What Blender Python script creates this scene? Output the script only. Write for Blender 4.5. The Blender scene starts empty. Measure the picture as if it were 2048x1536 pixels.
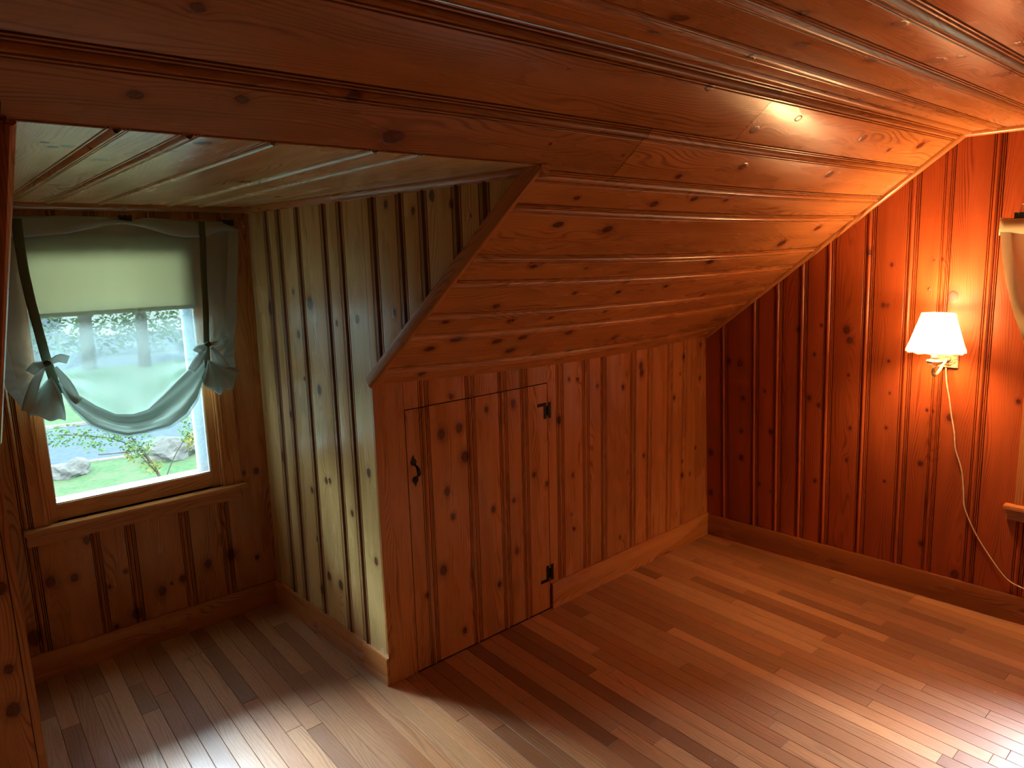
import bpy, bmesh, math, random
from math import sin, cos, pi, sqrt
from mathutils import Vector, Matrix
random.seed(7)
SC = bpy.context.scene
COL = SC.collection

# ------------------------------------------------------------------ camera, sky, sun, exposure
CAM = Vector((-1.28461, -2.35588, 1.78707))
YAW, PITCH, ROLL = 0.70023, -0.17289, -0.0271
def cam_axes():
    f = Vector((sin(YAW)*cos(PITCH), cos(YAW)*cos(PITCH), sin(PITCH)))
    r = Vector((cos(YAW), -sin(YAW), 0)); u = r.cross(f)
    return r*cos(ROLL)+u*sin(ROLL), u*cos(ROLL)-r*sin(ROLL), f
_r, _u, _f = cam_axes()
cd = bpy.data.cameras.new('camera'); cam = bpy.data.objects.new('camera', cd); COL.objects.link(cam)
M = Matrix.Identity(4)
for i in range(3):
    M[i][0] = _r[i]; M[i][1] = _u[i]; M[i][2] = -_f[i]; M[i][3] = CAM[i]
cam.matrix_world = M
cd.sensor_width = 36; cd.lens = 1363.09/2048*36
cd.shift_x = 6.31/2048; cd.shift_y = -19.78/2048
cd.clip_start = .02; cd.clip_end = 400
SC.camera = cam

SC.view_settings.view_transform = 'Standard'
SC.view_settings.look = 'None'
SC.view_settings.gamma = 1
SC.view_settings.exposure = 0.72
SC.view_settings.use_curve_mapping = False
SC.cycles.use_denoising = True
SC.cycles.max_bounces = 12; SC.cycles.diffuse_bounces = 6; SC.cycles.glossy_bounces = 4
SC.cycles.transparent_max_bounces = 16; SC.cycles.transmission_bounces = 8
SC.cycles.sample_clamp_indirect = 6

SKY = 5.0; SKY_COL = (0.72, 0.95, 1.0)
SUN = 3.0
BULB = 37.0
w = bpy.data.worlds.new('sky'); SC.world = w; w.use_nodes = True
bg = w.node_tree.nodes['Background']; bg.inputs[0].default_value = (*SKY_COL, 1); bg.inputs[1].default_value = SKY
sd = bpy.data.lights.new('sun', 'SUN'); sd.energy = SUN; sd.angle = .01; sd.color = (1, .96, .85)
sun = bpy.data.objects.new('sun', sd); COL.objects.link(sun)
sun.rotation_euler = Vector((.45, .75, -.85)).to_track_quat('-Z', 'Y').to_euler()
def area(name, loc, direc, sx, sy, energy, col):
    a = bpy.data.lights.new(name, 'AREA'); a.shape = 'RECTANGLE'; a.size = sx; a.size_y = sy; a.energy = energy; a.color = col
    o = bpy.data.objects.new(name, a); COL.objects.link(o); o.location = loc
    o.rotation_euler = Vector(direc).to_track_quat('-Z', 'Y').to_euler(); return o

area('sky_boost_alcove', (-1.2, 5.6, 4.1), (.12, -.86, -.50), 3.6, 2.4, 3300, (.70, .86, 1.0))  # added area lamp outdoors, out of view, boosting the sky light
area('sky_boost_right', (6.6, -2.6, 3.9), (-.86, .1, -.50), 3.0, 2.2, 2000, (.88, .88, 1.0))  # second added lamp outside, strengthens daylight through the right window
_l = bpy.data.lights.new('warm_fill', 'POINT'); _l.energy = 5; _l.color = (1, .60, .32); _l.shadow_soft_size = .12  # added warm fill out of view, no lamp fixture behind it
_o = bpy.data.objects.new('warm_fill', _l); COL.objects.link(_o); _o.location = (2.16, -2.8, 1.42)

# ------------------------------------------------------------------ node helpers
def newmat(name):
    m = bpy.data.materials.new(name); m.use_nodes = True; nt = m.node_tree
    return m, nt, nt.nodes['Principled BSDF']
class N:
    def __init__(s, nt): s.nt = nt
    def node(s, t, **k):
        n = s.nt.nodes.new(t)
        for a, b in k.items(): setattr(n, a, b)
        return n
    def put(s, sock, v):
        if isinstance(v, (int, float)): sock.default_value = v
        elif isinstance(v, (tuple, list)):
            sock.default_value = v if len(v) != 3 or sock.type != 'RGBA' else (*v, 1)
        else: s.nt.links.new(v, sock)
    def math(s, op, a, b=0.0, c=None, clamp=False):
        n = s.node('ShaderNodeMath', operation=op); n.use_clamp = clamp
        s.put(n.inputs[0], a); s.put(n.inputs[1], b)
        if c is not None: s.put(n.inputs[2], c)
        return n.outputs[0]
    def vmath(s, op, a, b=(0, 0, 0)):
        n = s.node('ShaderNodeVectorMath', operation=op); s.put(n.inputs[0], a); s.put(n.inputs[1], b)
        return n.outputs[1] if op in ('LENGTH', 'DOT_PRODUCT') else n.outputs[0]
    def comb(s, x, y, z=0.0):
        n = s.node('ShaderNodeCombineXYZ'); s.put(n.inputs[0], x); s.put(n.inputs[1], y); s.put(n.inputs[2], z); return n.outputs[0]
    def sep(s, v):
        n = s.node('ShaderNodeSeparateXYZ'); s.put(n.inputs[0], v); return n.outputs
    def noise(s, vec, scale=1.0, detail=2.0, rough=.5):
        n = s.node('ShaderNodeTexNoise'); s.put(n.inputs['Vector'], vec); n.inputs['Scale'].default_value = scale
        n.inputs['Detail'].default_value = detail; n.inputs['Roughness'].default_value = rough; return n.outputs[0]
    def attr(s, name, typ='OBJECT', out='Fac'):
        n = s.node('ShaderNodeAttribute'); n.attribute_type = typ; n.attribute_name = name; return n.outputs[out]
    def mix(s, f, a, b, mode='MIX'):
        n = s.node('ShaderNodeMix', data_type='RGBA', blend_type=mode)
        s.put(n.inputs[0], f); s.put(n.inputs[6], a); s.put(n.inputs[7], b); return n.outputs[2]
    def ramp(s, f, pts):
        n = s.node('ShaderNodeMapRange'); n.clamp = True; s.put(n.inputs[0], f)
        for i, v in enumerate(pts): s.put(n.inputs[1+i], v)
        return n.outputs[0]
    def bump(s, h, strength, dist=.01, nrm=None):
        n = s.node('ShaderNodeBump'); n.inputs['Strength'].default_value = strength; n.inputs['Distance'].default_value = dist
        s.put(n.inputs['Height'], h)
        if nrm is not None: s.put(n.inputs['Normal'], nrm)
        return n.outputs[0]

NK = 7
def pine(name, light, dark, knotc, rough=.27, ring=.85, groove_amt=.80, shade_mould=False):
    m, nt, b = newmat(name); n = N(nt)
    uv = n.node('ShaderNodeUVMap').outputs[0]
    u, v, _ = n.sep(uv)
    seed = n.attr('seed'); tone = n.attr('tone')
    dmin = 99.0; warp = 0.0
    for i in range(NK):
        k = n.attr('k%d' % i, out='Vector'); ku, kv, kr = n.sep(k)
        d = n.vmath('LENGTH', n.comb(n.math('DIVIDE', n.math('SUBTRACT', u, ku), n.math('MULTIPLY', kr, 1.35)),
                                     n.math('DIVIDE', n.math('SUBTRACT', v, kv), kr)))
        dmin = n.math('MINIMUM', d, dmin)
        warp = n.math('ADD', warp, n.math('MULTIPLY', n.math('EXPONENT', n.math('MULTIPLY', d, -.55)), n.math('ADD', 3.5, n.math('MULTIPLY', kr, 120))))
    us = n.math('ADD', u, seed); vs = n.math('ADD', v, n.math('MULTIPLY', seed, .37))
    n1 = n.noise(n.comb(n.math('MULTIPLY', us, .9), n.math('MULTIPLY', vs, 5.0), seed), 1.0, 2, .5)
    g = n.math('ADD', n.math('ADD', n.math('MULTIPLY', vs, 620.0), n.math('MULTIPLY', n1, 170.0)), n.math('MULTIPLY', warp, 3.0))
    rg = n.math('SINE', g)
    rg = n.ramp(rg, (-.3, 1.0, 0.0, 1.0)); rg = n.math('POWER', rg, 2.0)
    mask = n.noise(n.comb(n.math('MULTIPLY', us, 1.5), n.math('MULTIPLY', vs, 22.0), 3.1), 1.0, 2, .5)
    rg = n.math('MULTIPLY', rg, n.ramp(mask, (.40, .62, .12, 1.0)))
    fib = n.noise(n.comb(n.math('MULTIPLY', us, 9.0), n.math('MULTIPLY', vs, 420.0), seed), 1.0, 3, .6)
    big = n.noise(n.comb(n.math('MULTIPLY', us, 1.6), n.math('MULTIPLY', vs, 9.0), seed), 1.0, 3, .55)
    c = n.mix(n.math('MULTIPLY', rg, ring), light, dark)
    c = n.mix(n.ramp(fib, (.3, .75, .0, .28)), c, dark)
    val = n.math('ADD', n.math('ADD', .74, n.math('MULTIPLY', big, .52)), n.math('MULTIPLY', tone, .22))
    c = n.mix(1.0, c, n.comb(val, val, val), 'MULTIPLY')
    edge = n.math('ADD', dmin, n.math('MULTIPLY', n.math('SUBTRACT', n.noise(n.comb(us, vs, 1.0), 90, 2, .5), .5), .5))
    halo = n.ramp(edge, (1.0, 2.4, .55, 0.0))
    c = n.mix(halo, c, dark)
    core = n.ramp(edge, (.8, 1.15, 1.0, 0.0))
    kc = n.mix(n.ramp(n.noise(uv, 160, 2, .6), (.4, .6, 0.0, 1.0)), knotc, [x*1.9 for x in knotc])
    c = n.mix(core, c, kc)
    st = n.attr('groove_dark', 'GEOMETRY')  # how much darker the groove lines are coloured
    if not shade_mould: st = n.math('POWER', st, 1.6)
    if shade_mould: st = n.math('MULTIPLY', n.ramp(st, (.03, .1, 0.0, 1.0)), n.ramp(n.math('ABSOLUTE', n.math('SUBTRACT', st, .2)), (.02, .08, .12, 1.0)))  # alcove side wall: shade of the moulding facets painted across the joint
    c = n.mix(n.math('MULTIPLY', st, groove_amt), c, (.085, .014, .005) if shade_mould else (dark[0]*.2, dark[1]*.12, dark[2]*.1))
    n.put(b.inputs['Base Color'], c)
    rr = n.math('ADD', n.ramp(big, (.3, .7, rough-.06, rough+.08)), n.math('MULTIPLY', st, .08))
    n.put(b.inputs['Roughness'], rr)
    b.inputs['Specular IOR Level'].default_value = .5
    wav = n.noise(n.comb(n.math('MULTIPLY', us, 4.0), n.math('MULTIPLY', vs, 10.0), 7.7), 1.0, 2, .5)
    b1 = n.bump(wav, .28, .005)
    b2 = n.bump(n.math('ADD', n.math('MULTIPLY', rg, .5), n.math('MULTIPLY', fib, .6)), .22, .0006, b1)
    b3 = n.bump(core, .6, .0015, b2)
    n.put(b.inputs['Normal'], b3)
    return m

PINE = pine('varnished knotty pine', (.56, .225, .062), (.24, .060, .016), (.085, .022, .010))
PINE_R = pine('red varnished knotty pine', (.44, .092, .020), (.19, .028, .008), (.080, .014, .008), rough=.38)
PINE_P = pine('daylight-tinted knotty pine', (.66, .46, .18), (.42, .22, .07), (.10, .055, .030), groove_amt=.93, shade_mould=True)  # same pine made paler: window daylight put into the colour, mouldings shaded
PINE_C = pine('daylight-tinted ceiling pine', (.72, .50, .24), (.42, .22, .07), (.09, .06, .04), groove_amt=.28, rough=.22)  # paler copy of the pine with window light painted into its colour
PINE_D = pine('darker pine moulding', (.36, .115, .028), (.17, .045, .012), (.03, .01, .005), groove_amt=.4)

def oak():
    m, nt, b = newmat('oak strip'); n = N(nt)
    uv = n.node('ShaderNodeUVMap').outputs[0]; u, v, _ = n.sep(uv)
    seed = n.attr('seed'); tone = n.attr('tone'); hue = n.attr('hue')
    us = n.math('ADD', u, seed); vs = n.math('ADD', v, n.math('MULTIPLY', seed, .73))
    n1 = n.noise(n.comb(n.math('MULTIPLY', us, 1.3), n.math('MULTIPLY', vs, 9.0), seed), 1.0, 2, .5)
    g = n.math('ADD', n.math('MULTIPLY', vs, 500.0), n.math('MULTIPLY', n1, 70.0))
    rg = n.math('POWER', n.ramp(n.math('SINE', g), (-.6, 1.0, 0.0, 1.0)), 2.0)
    msk = n.ramp(n.noise(n.comb(n.math('MULTIPLY', us, 1.0), n.math('MULTIPLY', vs, 16.0), 5.0), 1, 2, .5), (.4, .65, .15, 1.0))
    rg = n.math('MULTIPLY', rg, msk)
    fib = n.noise(n.comb(n.math('MULTIPLY', us, 22.0), n.math('MULTIPLY', vs, 700.0), seed), 1.0, 3, .65)
    base = n.mix(n.ramp(tone, (0.0, 1.0, 0.0, 1.0)), (.20, .075, .028), (.62, .31, .135))
    base = n.mix(n.ramp(hue, (0.0, 1.0, 0.0, .6)), base, (.44, .16, .055))
    c = n.mix(n.math('MULTIPLY', rg, .5), base, (.13, .05, .02))
    c = n.mix(n.ramp(fib, (.45, .8, 0.0, .5)), c, (.11, .04, .016))
    # worn, scuffed finish: pale scratches in the traffic zones
    geo = n.node('ShaderNodeNewGeometry').outputs[0]
    wear = n.noise(geo, 2.2, 4, .55)
    sc = n.noise(n.vmath('MULTIPLY', geo, (1.0, 1.0, 1.0)), 45, 4, .7)
    sp = n.math('MULTIPLY', n.ramp(sc, (.66, .72, 0.0, 1.0)), n.ramp(wear, (.5, .62, 0.0, 1.0)))
    c = n.mix(n.math('MULTIPLY', sp, .55), c, (.62, .50, .40))
    n.put(b.inputs['Base Color'], c)
    n.put(b.inputs['Roughness'], n.math('ADD', n.ramp(wear, (.35, .65, .33, .47)), n.math('MULTIPLY', fib, .12)))
    wav = n.noise(geo, 7.0, 2, .5)
    b1 = n.bump(wav, .35, .005)
    n.put(b.inputs['Normal'], n.bump(n.math('ADD', fib, sp), .25, .0005, b1))
    return m
OAK = oak()

def plain(name, col, rough=.5, metal=0.0, scale=60, amt=.15, bumpd=.0006):
    m, nt, b = newmat(name); n = N(nt)
    g = n.node('ShaderNodeTexCoord').outputs['Object']
    f = n.noise(g, scale, 3, .6)
    n.put(b.inputs['Base Color'], n.mix(n.ramp(f, (.3, .7, 0.0, 1.0)), [c*(1-amt) for c in col], [min(1, c*(1+amt)) for c in col]))
    b.inputs['Roughness'].default_value = rough; b.inputs['Metallic'].default_value = metal
    n.put(b.inputs['Normal'], n.bump(f, .3, bumpd)); return m
IRON = plain('black wrought iron', (.018, .017, .018), .45, .6, 200, .5)
BLACK = plain('black clip enamel', (.008, .008, .010), .3)
WIRE = plain('bright steel wire', (.7, .7, .68), .25, 1.0)
CREAM = plain('antique cream metal', (.72, .52, .30), .35, .25, 90, .25)
CORDM = plain('cream lamp cord', (.80, .62, .42), .5)
VINYL = plain('white window vinyl', (.75, .80, .82), .4)
DARKB = plain('dark attic backing', (.03, .014, .008), .9)
ALUM = plain('exterior storm frame', (.36, .46, .52), .4)

def cloth(name, col, transp, transl, sheen_scale=900):
    m, nt, b = newmat(name); n = N(nt)
    out = nt.nodes['Material Output']; nt.nodes.remove(b)
    g = n.node('ShaderNodeTexCoord').outputs['Object']
    f = n.noise(g, sheen_scale, 2, .7); f2 = n.noise(g, 14, 3, .5)
    c = n.mix(n.ramp(f, (.3, .7, 0.0, 1.0)), [x*.9 for x in col], col)
    nb = n.bump(f2, .25, .004)
    d = n.node('ShaderNodeBsdfDiffuse'); n.put(d.inputs[0], c); n.put(d.inputs['Normal'], nb)
    t = n.node('ShaderNodeBsdfTranslucent'); n.put(t.inputs[0], c); n.put(t.inputs['Normal'], nb)
    tr = n.node('ShaderNodeBsdfTransparent'); n.put(tr.inputs[0], (.95, 1, .97))
    m1 = n.node('ShaderNodeMixShader'); m1.inputs[0].default_value = transl
    nt.links.new(d.outputs[0], m1.inputs[1]); nt.links.new(t.outputs[0], m1.inputs[2])
    m2 = n.node('ShaderNodeMixShader'); m2.inputs[0].default_value = transp
    nt.links.new(m1.outputs[0], m2.inputs[1]); nt.links.new(tr.outputs[0], m2.inputs[2])
    nt.links.new(m2.outputs[0], out.inputs[0]); return m
SHEER = cloth('thin sage cotton', (.38, .47, .44), .36, .12)
SHEERD = cloth('folded sage cotton', (.50, .57, .52), .02, .36)
RIBBON = cloth('olive ribbon', (.16, .19, .12), .0, .25)
SATIN = cloth('beige cotton', (.80, .66, .40), .05, .2)
SATIND = cloth('folded beige cotton', (.70, .58, .36), .0, .3)
SHADEM = cloth('roller shade cloth', (.52, .49, .34), .0, .52, 400)
LAMPSH = cloth('pleated ivory shade', (.95, .84, .58), .10, .62, 300)

def glass(name, tint=(.95, 1, 1)):
    m, nt, b = newmat(name); n = N(nt); out = nt.nodes['Material Output']; nt.nodes.remove(b)
    tr = n.node('ShaderNodeBsdfTransparent'); n.put(tr.inputs[0], tint)
    gl = n.node('ShaderNodeBsdfGlossy'); gl.inputs['Roughness'].default_value = .02
    fr = n.node('ShaderNodeFresnel'); fr.inputs[0].default_value = 1.45
    mx = n.node('ShaderNodeMixShader'); nt.links.new(fr.outputs[0], mx.inputs[0])
    nt.links.new(tr.outputs[0], mx.inputs[1]); nt.links.new(gl.outputs[0], mx.inputs[2])
    nt.links.new(mx.outputs[0], out.inputs[0]); return m
GLASS = glass('window glass')
CRYSTAL, _nt, _b = newmat('crystal'); _b.inputs['Transmission Weight'].default_value = .8; _b.inputs['Roughness'].default_value = .08
_b.inputs['Base Color'].default_value = (1, .93, .75, 1)
BULBM, _nt, _b = newmat('lit bulb'); _b.inputs['Emission Color'].default_value = (1, .62, .26, 1); _b.inputs['Emission Strength'].default_value = 60

def ground_mat(name, c1, c2, scale, c3=None, rough=.9, s3=1.5):
    m, nt, b = newmat(name); n = N(nt)
    g = n.node('ShaderNodeNewGeometry').outputs[0]
    c = n.mix(n.ramp(n.noise(g, scale, 5, .65), (.35, .65, 0.0, 1.0)), c1, c2)
    if c3: c = n.mix(n.ramp(n.noise(g, s3, 3, .6), (.48, .6, 0.0, .8)), c, c3)
    n.put(b.inputs['Base Color'], c); b.inputs['Roughness'].default_value = rough
    n.put(b.inputs['Normal'], n.bump(n.noise(g, scale, 4, .7), .6, .03)); return m
GRASS = ground_mat('lawn', (.022, .060, .018), (.050, .105, .030), 9, (.07, .085, .04))
ROAD = ground_mat('asphalt', (.034, .050, .085), (.050, .068, .105), 6, (.10, .115, .14), .9, .5)
KERB = ground_mat('concrete kerb', (.16, .14, .12), (.22, .20, .18), 12)
LEAF = ground_mat('leaves', (.030, .085, .020), (.08, .15, .035), 3)
LEAFY = ground_mat('yellowing leaves', (.09, .12, .02), (.22, .17, .03), 3)
BARK = ground_mat('bark', (.035, .028, .022), (.07, .055, .04), 8)
ROCK = ground_mat('rock', (.06, .056, .055), (.13, .12, .115), 4)
SIDING = ground_mat('white siding', (.45, .46, .46), (.5, .5, .5), 3)

# ------------------------------------------------------------------ object helpers
def link(name, me, parent=None, mat=None):
    o = bpy.data.objects.new(name, me); COL.objects.link(o)
    if parent: o.parent = parent
    if mat and me is not None: me.materials.append(mat)
    return o
def mesh(name, V, F, mat=None, parent=None, smooth=None):
    me = bpy.data.meshes.new(name); me.from_pydata([tuple(v) for v in V], [], F); me.update()
    if smooth is not None:
        me.polygons.foreach_set('use_smooth', [True]*len(me.polygons))
        if smooth < 180: me.set_sharp_from_angle(angle=math.radians(smooth))
    return link(name, me, parent, mat)
def empty(name, loc=(0, 0, 0)):
    o = bpy.data.objects.new(name, None); COL.objects.link(o); o.location = loc; o.empty_display_size = .1; return o
def tag(o, label, cat, group=None, kind=None):
    if label: o['label'] = label
    if cat: o['category'] = cat
    if group: o['group'] = group
    if kind: o['kind'] = kind
    return o
def struct(o, label=None):
    o['kind'] = 'structure'
    if label: o['label'] = label; o['category'] = label_cat(label)
    return o
def label_cat(l):
    for k in ('wall', 'floor', 'ceiling', 'door', 'window', 'baseboard', 'trim', 'ground', 'road'):
        if k in l.lower().split(): return k
    return 'wall'
BOXF = [(0, 3, 2, 1), (4, 5, 6, 7), (0, 1, 5, 4), (1, 2, 6, 5), (2, 3, 7, 6), (3, 0, 4, 7)]
def boxv(x0, x1, y0, y1, z0, z1):
    return [Vector(p) for p in ((x0, y0, z0), (x1, y0, z0), (x1, y1, z0), (x0, y1, z0), (x0, y0, z1), (x1, y0, z1), (x1, y1, z1), (x0, y1, z1))]
def box(name, x0, x1, y0, y1, z0, z1, mat, parent=None, bevel=0):
    o = mesh(name, boxv(min(x0,x1), max(x0,x1), min(y0,y1), max(y0,y1), min(z0,z1), max(z0,z1)), BOXF, mat, parent)
    if bevel: bev(o, bevel)
    return o
def bev(o, wd, seg=2):
    bm = bmesh.new(); bm.from_mesh(o.data)
    bmesh.ops.bevel(bm, geom=bm.edges[:], offset=wd, segments=seg, affect='EDGES', clamp_overlap=True)
    bm.to_mesh(o.data); bm.free()
def multi(boxes):
    V = []; F = []
    for b in boxes:
        k = len(V); V += boxv(*b); F += [tuple(i+k for i in f) for f in BOXF]
    return V, F
def slab(name, quad, thick_dir, mat, parent=None):
    q = [Vector(p) for p in quad]; t = Vector(thick_dir)
    V = q+[p+t for p in q]
    return mesh(name, V, [(0, 1, 2, 3), (7, 6, 5, 4), (0, 4, 5, 1), (1, 5, 6, 2), (2, 6, 7, 3), (3, 7, 4, 0)], mat, parent)
def setup_wood(o, seed=None, tone=None, knots=()):
    o['seed'] = random.uniform(0, 40) if seed is None else seed
    o['tone'] = random.uniform(-1, 1) if tone is None else tone
    for i in range(NK):
        o['k%d' % i] = [float(x) for x in (knots[i] if i < len(knots) else (-99.0, -99.0, .004))]
def uv_from(o, fn):
    me = o.data; l = me.uv_layers.new(name='UVMap')
    for p in me.polygons:
        for li in p.loop_indices:
            l.data[li].uv = fn(me.vertices[me.loops[li].vertex_index].co, p.normal)
def wood(o, along=None, tone=None, knots=()):
    """uv in metres with the grain running along the given axis (longest by default)"""
    vs = [v.co for v in o.data.vertices]
    ext = [max(v[i] for v in vs)-min(v[i] for v in vs) for i in range(3)]
    a = ext.index(max(ext)) if along is None else along
    oth = [i for i in range(3) if i != a]
    def f(c, nn):
        b = oth[0] if abs(nn[oth[0]]) < abs(nn[oth[1]]) else oth[1]
        return (c[a], c[b])
    uv_from(o, f); setup_wood(o, tone=tone, knots=knots); return o
def bar(name, p0, p1, prof, ax1, ax2, mat, parent=None, smooth=40, tone=None, ext0=0, ext1=0):
    p0 = Vector(p0); p1 = Vector(p1); d = (p1-p0).normalized(); p0 = p0-d*ext0; p1 = p1+d*ext1
    ax1 = Vector(ax1); ax1 = (ax1-d*ax1.dot(d)).normalized(); ax2 = Vector(ax2); ax2 = (ax2-d*ax2.dot(d)-ax1*ax2.dot(ax1)).normalized()
    n = len(prof); V = [p0+ax1*a+ax2*b for a, b in prof]+[p1+ax1*a+ax2*b for a, b in prof]
    F = [(i, (i+1) % n, n+(i+1) % n, n+i) for i in range(n)]+[tuple(range(n-1, -1, -1)), tuple(range(n, 2*n))]
    o = mesh(name, V, F, mat, parent, smooth)
    me = o.data; l = me.uv_layers.new(name='UVMap'); L = (p1-p0).length
    per = [0]
    for i in range(n): per.append(per[-1]+(Vector(prof[(i+1) % n])-Vector(prof[i])).length)
    for pi_, p in enumerate(me.polygons):
        for li in p.loop_indices:
            vi = me.loops[li].vertex_index; c = me.vertices[vi].co
            k = vi % n
            if pi_ < n and k == 0 and pi_ == n-1: k = n
            l.data[li].uv = ((c-p0).dot(d), per[k])
    setup_wood(o, tone=tone); return o
def quarter(r, seg=6):
    return [(0, 0)]+[(r*cos(i*pi/2/seg), r*sin(i*pi/2/seg)) for i in range(seg+1)]
def tube(name, pts, rad, mat, parent=None, seg=8, cap=True):
    pts = [Vector(p) for p in pts]; V = []; F = []
    up = Vector((0, 0, 1)); n = len(pts)
    rads = rad if isinstance(rad, (list, tuple)) else [rad]*n
    prevx = None
    for i, p in enumerate(pts):
        d = (pts[min(i+1, n-1)]-pts[max(i-1, 0)]).normalized()
        x = (prevx if prevx is not None else (up.cross(d) if abs(d.z) < .95 else Vector((1, 0, 0))))
        x = (x-d*x.dot(d)).normalized(); prevx = x; y = d.cross(x)
        for k in range(seg):
            a = 2*pi*k/seg; V.append(p+x*rads[i]*cos(a)+y*rads[i]*sin(a))
    for i in range(n-1):
        for k in range(seg):
            a = i*seg+k; b = i*seg+(k+1) % seg; F.append((a, b, b+seg, a+seg))
    if cap: F += [tuple(range(seg-1, -1, -1)), tuple(range((n-1)*seg, n*seg))]
    return mesh(name, V, F, mat, parent, 60)
def lathe(name, prof, centre, mat, parent=None, seg=32, axis=(0, 0, 1), closed=True, flute=0, nfl=0):
    c = Vector(centre); ax = Vector(axis).normalized(); x = ax.orthogonal().normalized(); y = ax.cross(x); V = []; F = []
    for r, h in prof:
        for k in range(seg):
            a = 2*pi*k/seg; rr = r*(1+flute*cos(nfl*a)) if nfl else r
            V.append(c+ax*h+x*rr*cos(a)+y*rr*sin(a))
    for i in range(len(prof)-1):
        for k in range(seg):
            a = i*seg+k; b = i*seg+(k+1) % seg; F.append((a, b, b+seg, a+seg))
    if closed: F += [tuple(range(seg-1, -1, -1)), tuple(range((len(prof)-1)*seg, len(prof)*seg))]
    return mesh(name, V, F, mat, parent, 50)

# ------------------------------------------------------------------ the room's surfaces (all in metres, measured)
H = 1.3; HC = 2.26794; SY = 1.26627; L = 2.3308; HD = 2.03524; D = 1.0515; W = 1.15329
Bp = Vector((0, 0, H)); Dp = Vector((L-.02953, 0, H-.02135)); Ep = Vector((L-.01565, -SY, HC)); BLp = Vector((-2.5, -SY+.04129, HC-.02167))
G = Vector((-.0668, D, 0)); Hh = Vector((-.0668+.01869, D, HD+.01345)); J = Vector((-W, D+.02332, 0))
C = Vector((L, 0, 0)); GF = Vector((L+.08778*1.64179, -1.64179, 0))
NR = (GF-C).cross(Ep-C)
SAG = .035
YBACK = -4.35; XLEFT = -3.2
def slope_p(x, v):
    a = Bp+(Dp-Bp)*(x/Dp.x); b = BLp+(Ep-BLp)*((x-BLp.x)/(Ep.x-BLp.x)); p = a+(b-a)*v
    u = min(max(x/L, 0), 1); return p+Vector((0, 0, -SAG*4*u*(1-u)*(1-v)))
def S_slope(s, t): return slope_p(t, s/1.585)               # s up the slope in metres, t = x
def S_gable(s, t): return Vector((L-(NR.y*(-s)+NR.z*t)/NR.x, -s, t))   # s = -y, t = z
A_ = -.0668/D; C_ = .01869/D/2
def S_side(s, t): return Vector((s*(A_+C_*t), s, t))        # s = y
def S_win(s, t): return J+(G-J)*((s-J.x)/(G.x-J.x))+Vector((0, 0, t))
def S_knee(s, t): return Vector((s, 0, t))
VH = (HD-H)/(HC-H)
def S_flat(s, t):                                            # s = -y, t = x
    return Vector((t, -s, slope_p(t, 1).z))
def S_dc(s, t):                                              # s = x, t = y
    h = slope_p(s, VH); w_ = S_win(s, 0).y; u = (t-h.y)/(w_-h.y); return Vector((s, t, h.z+(Hh.z-h.z)*u))
def S_cheek(s, t):                                           # s = y, t = z
    return Vector((-1.192-.045*s, s, t))
def xg(y, z): return S_gable(-y, z).x

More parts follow.
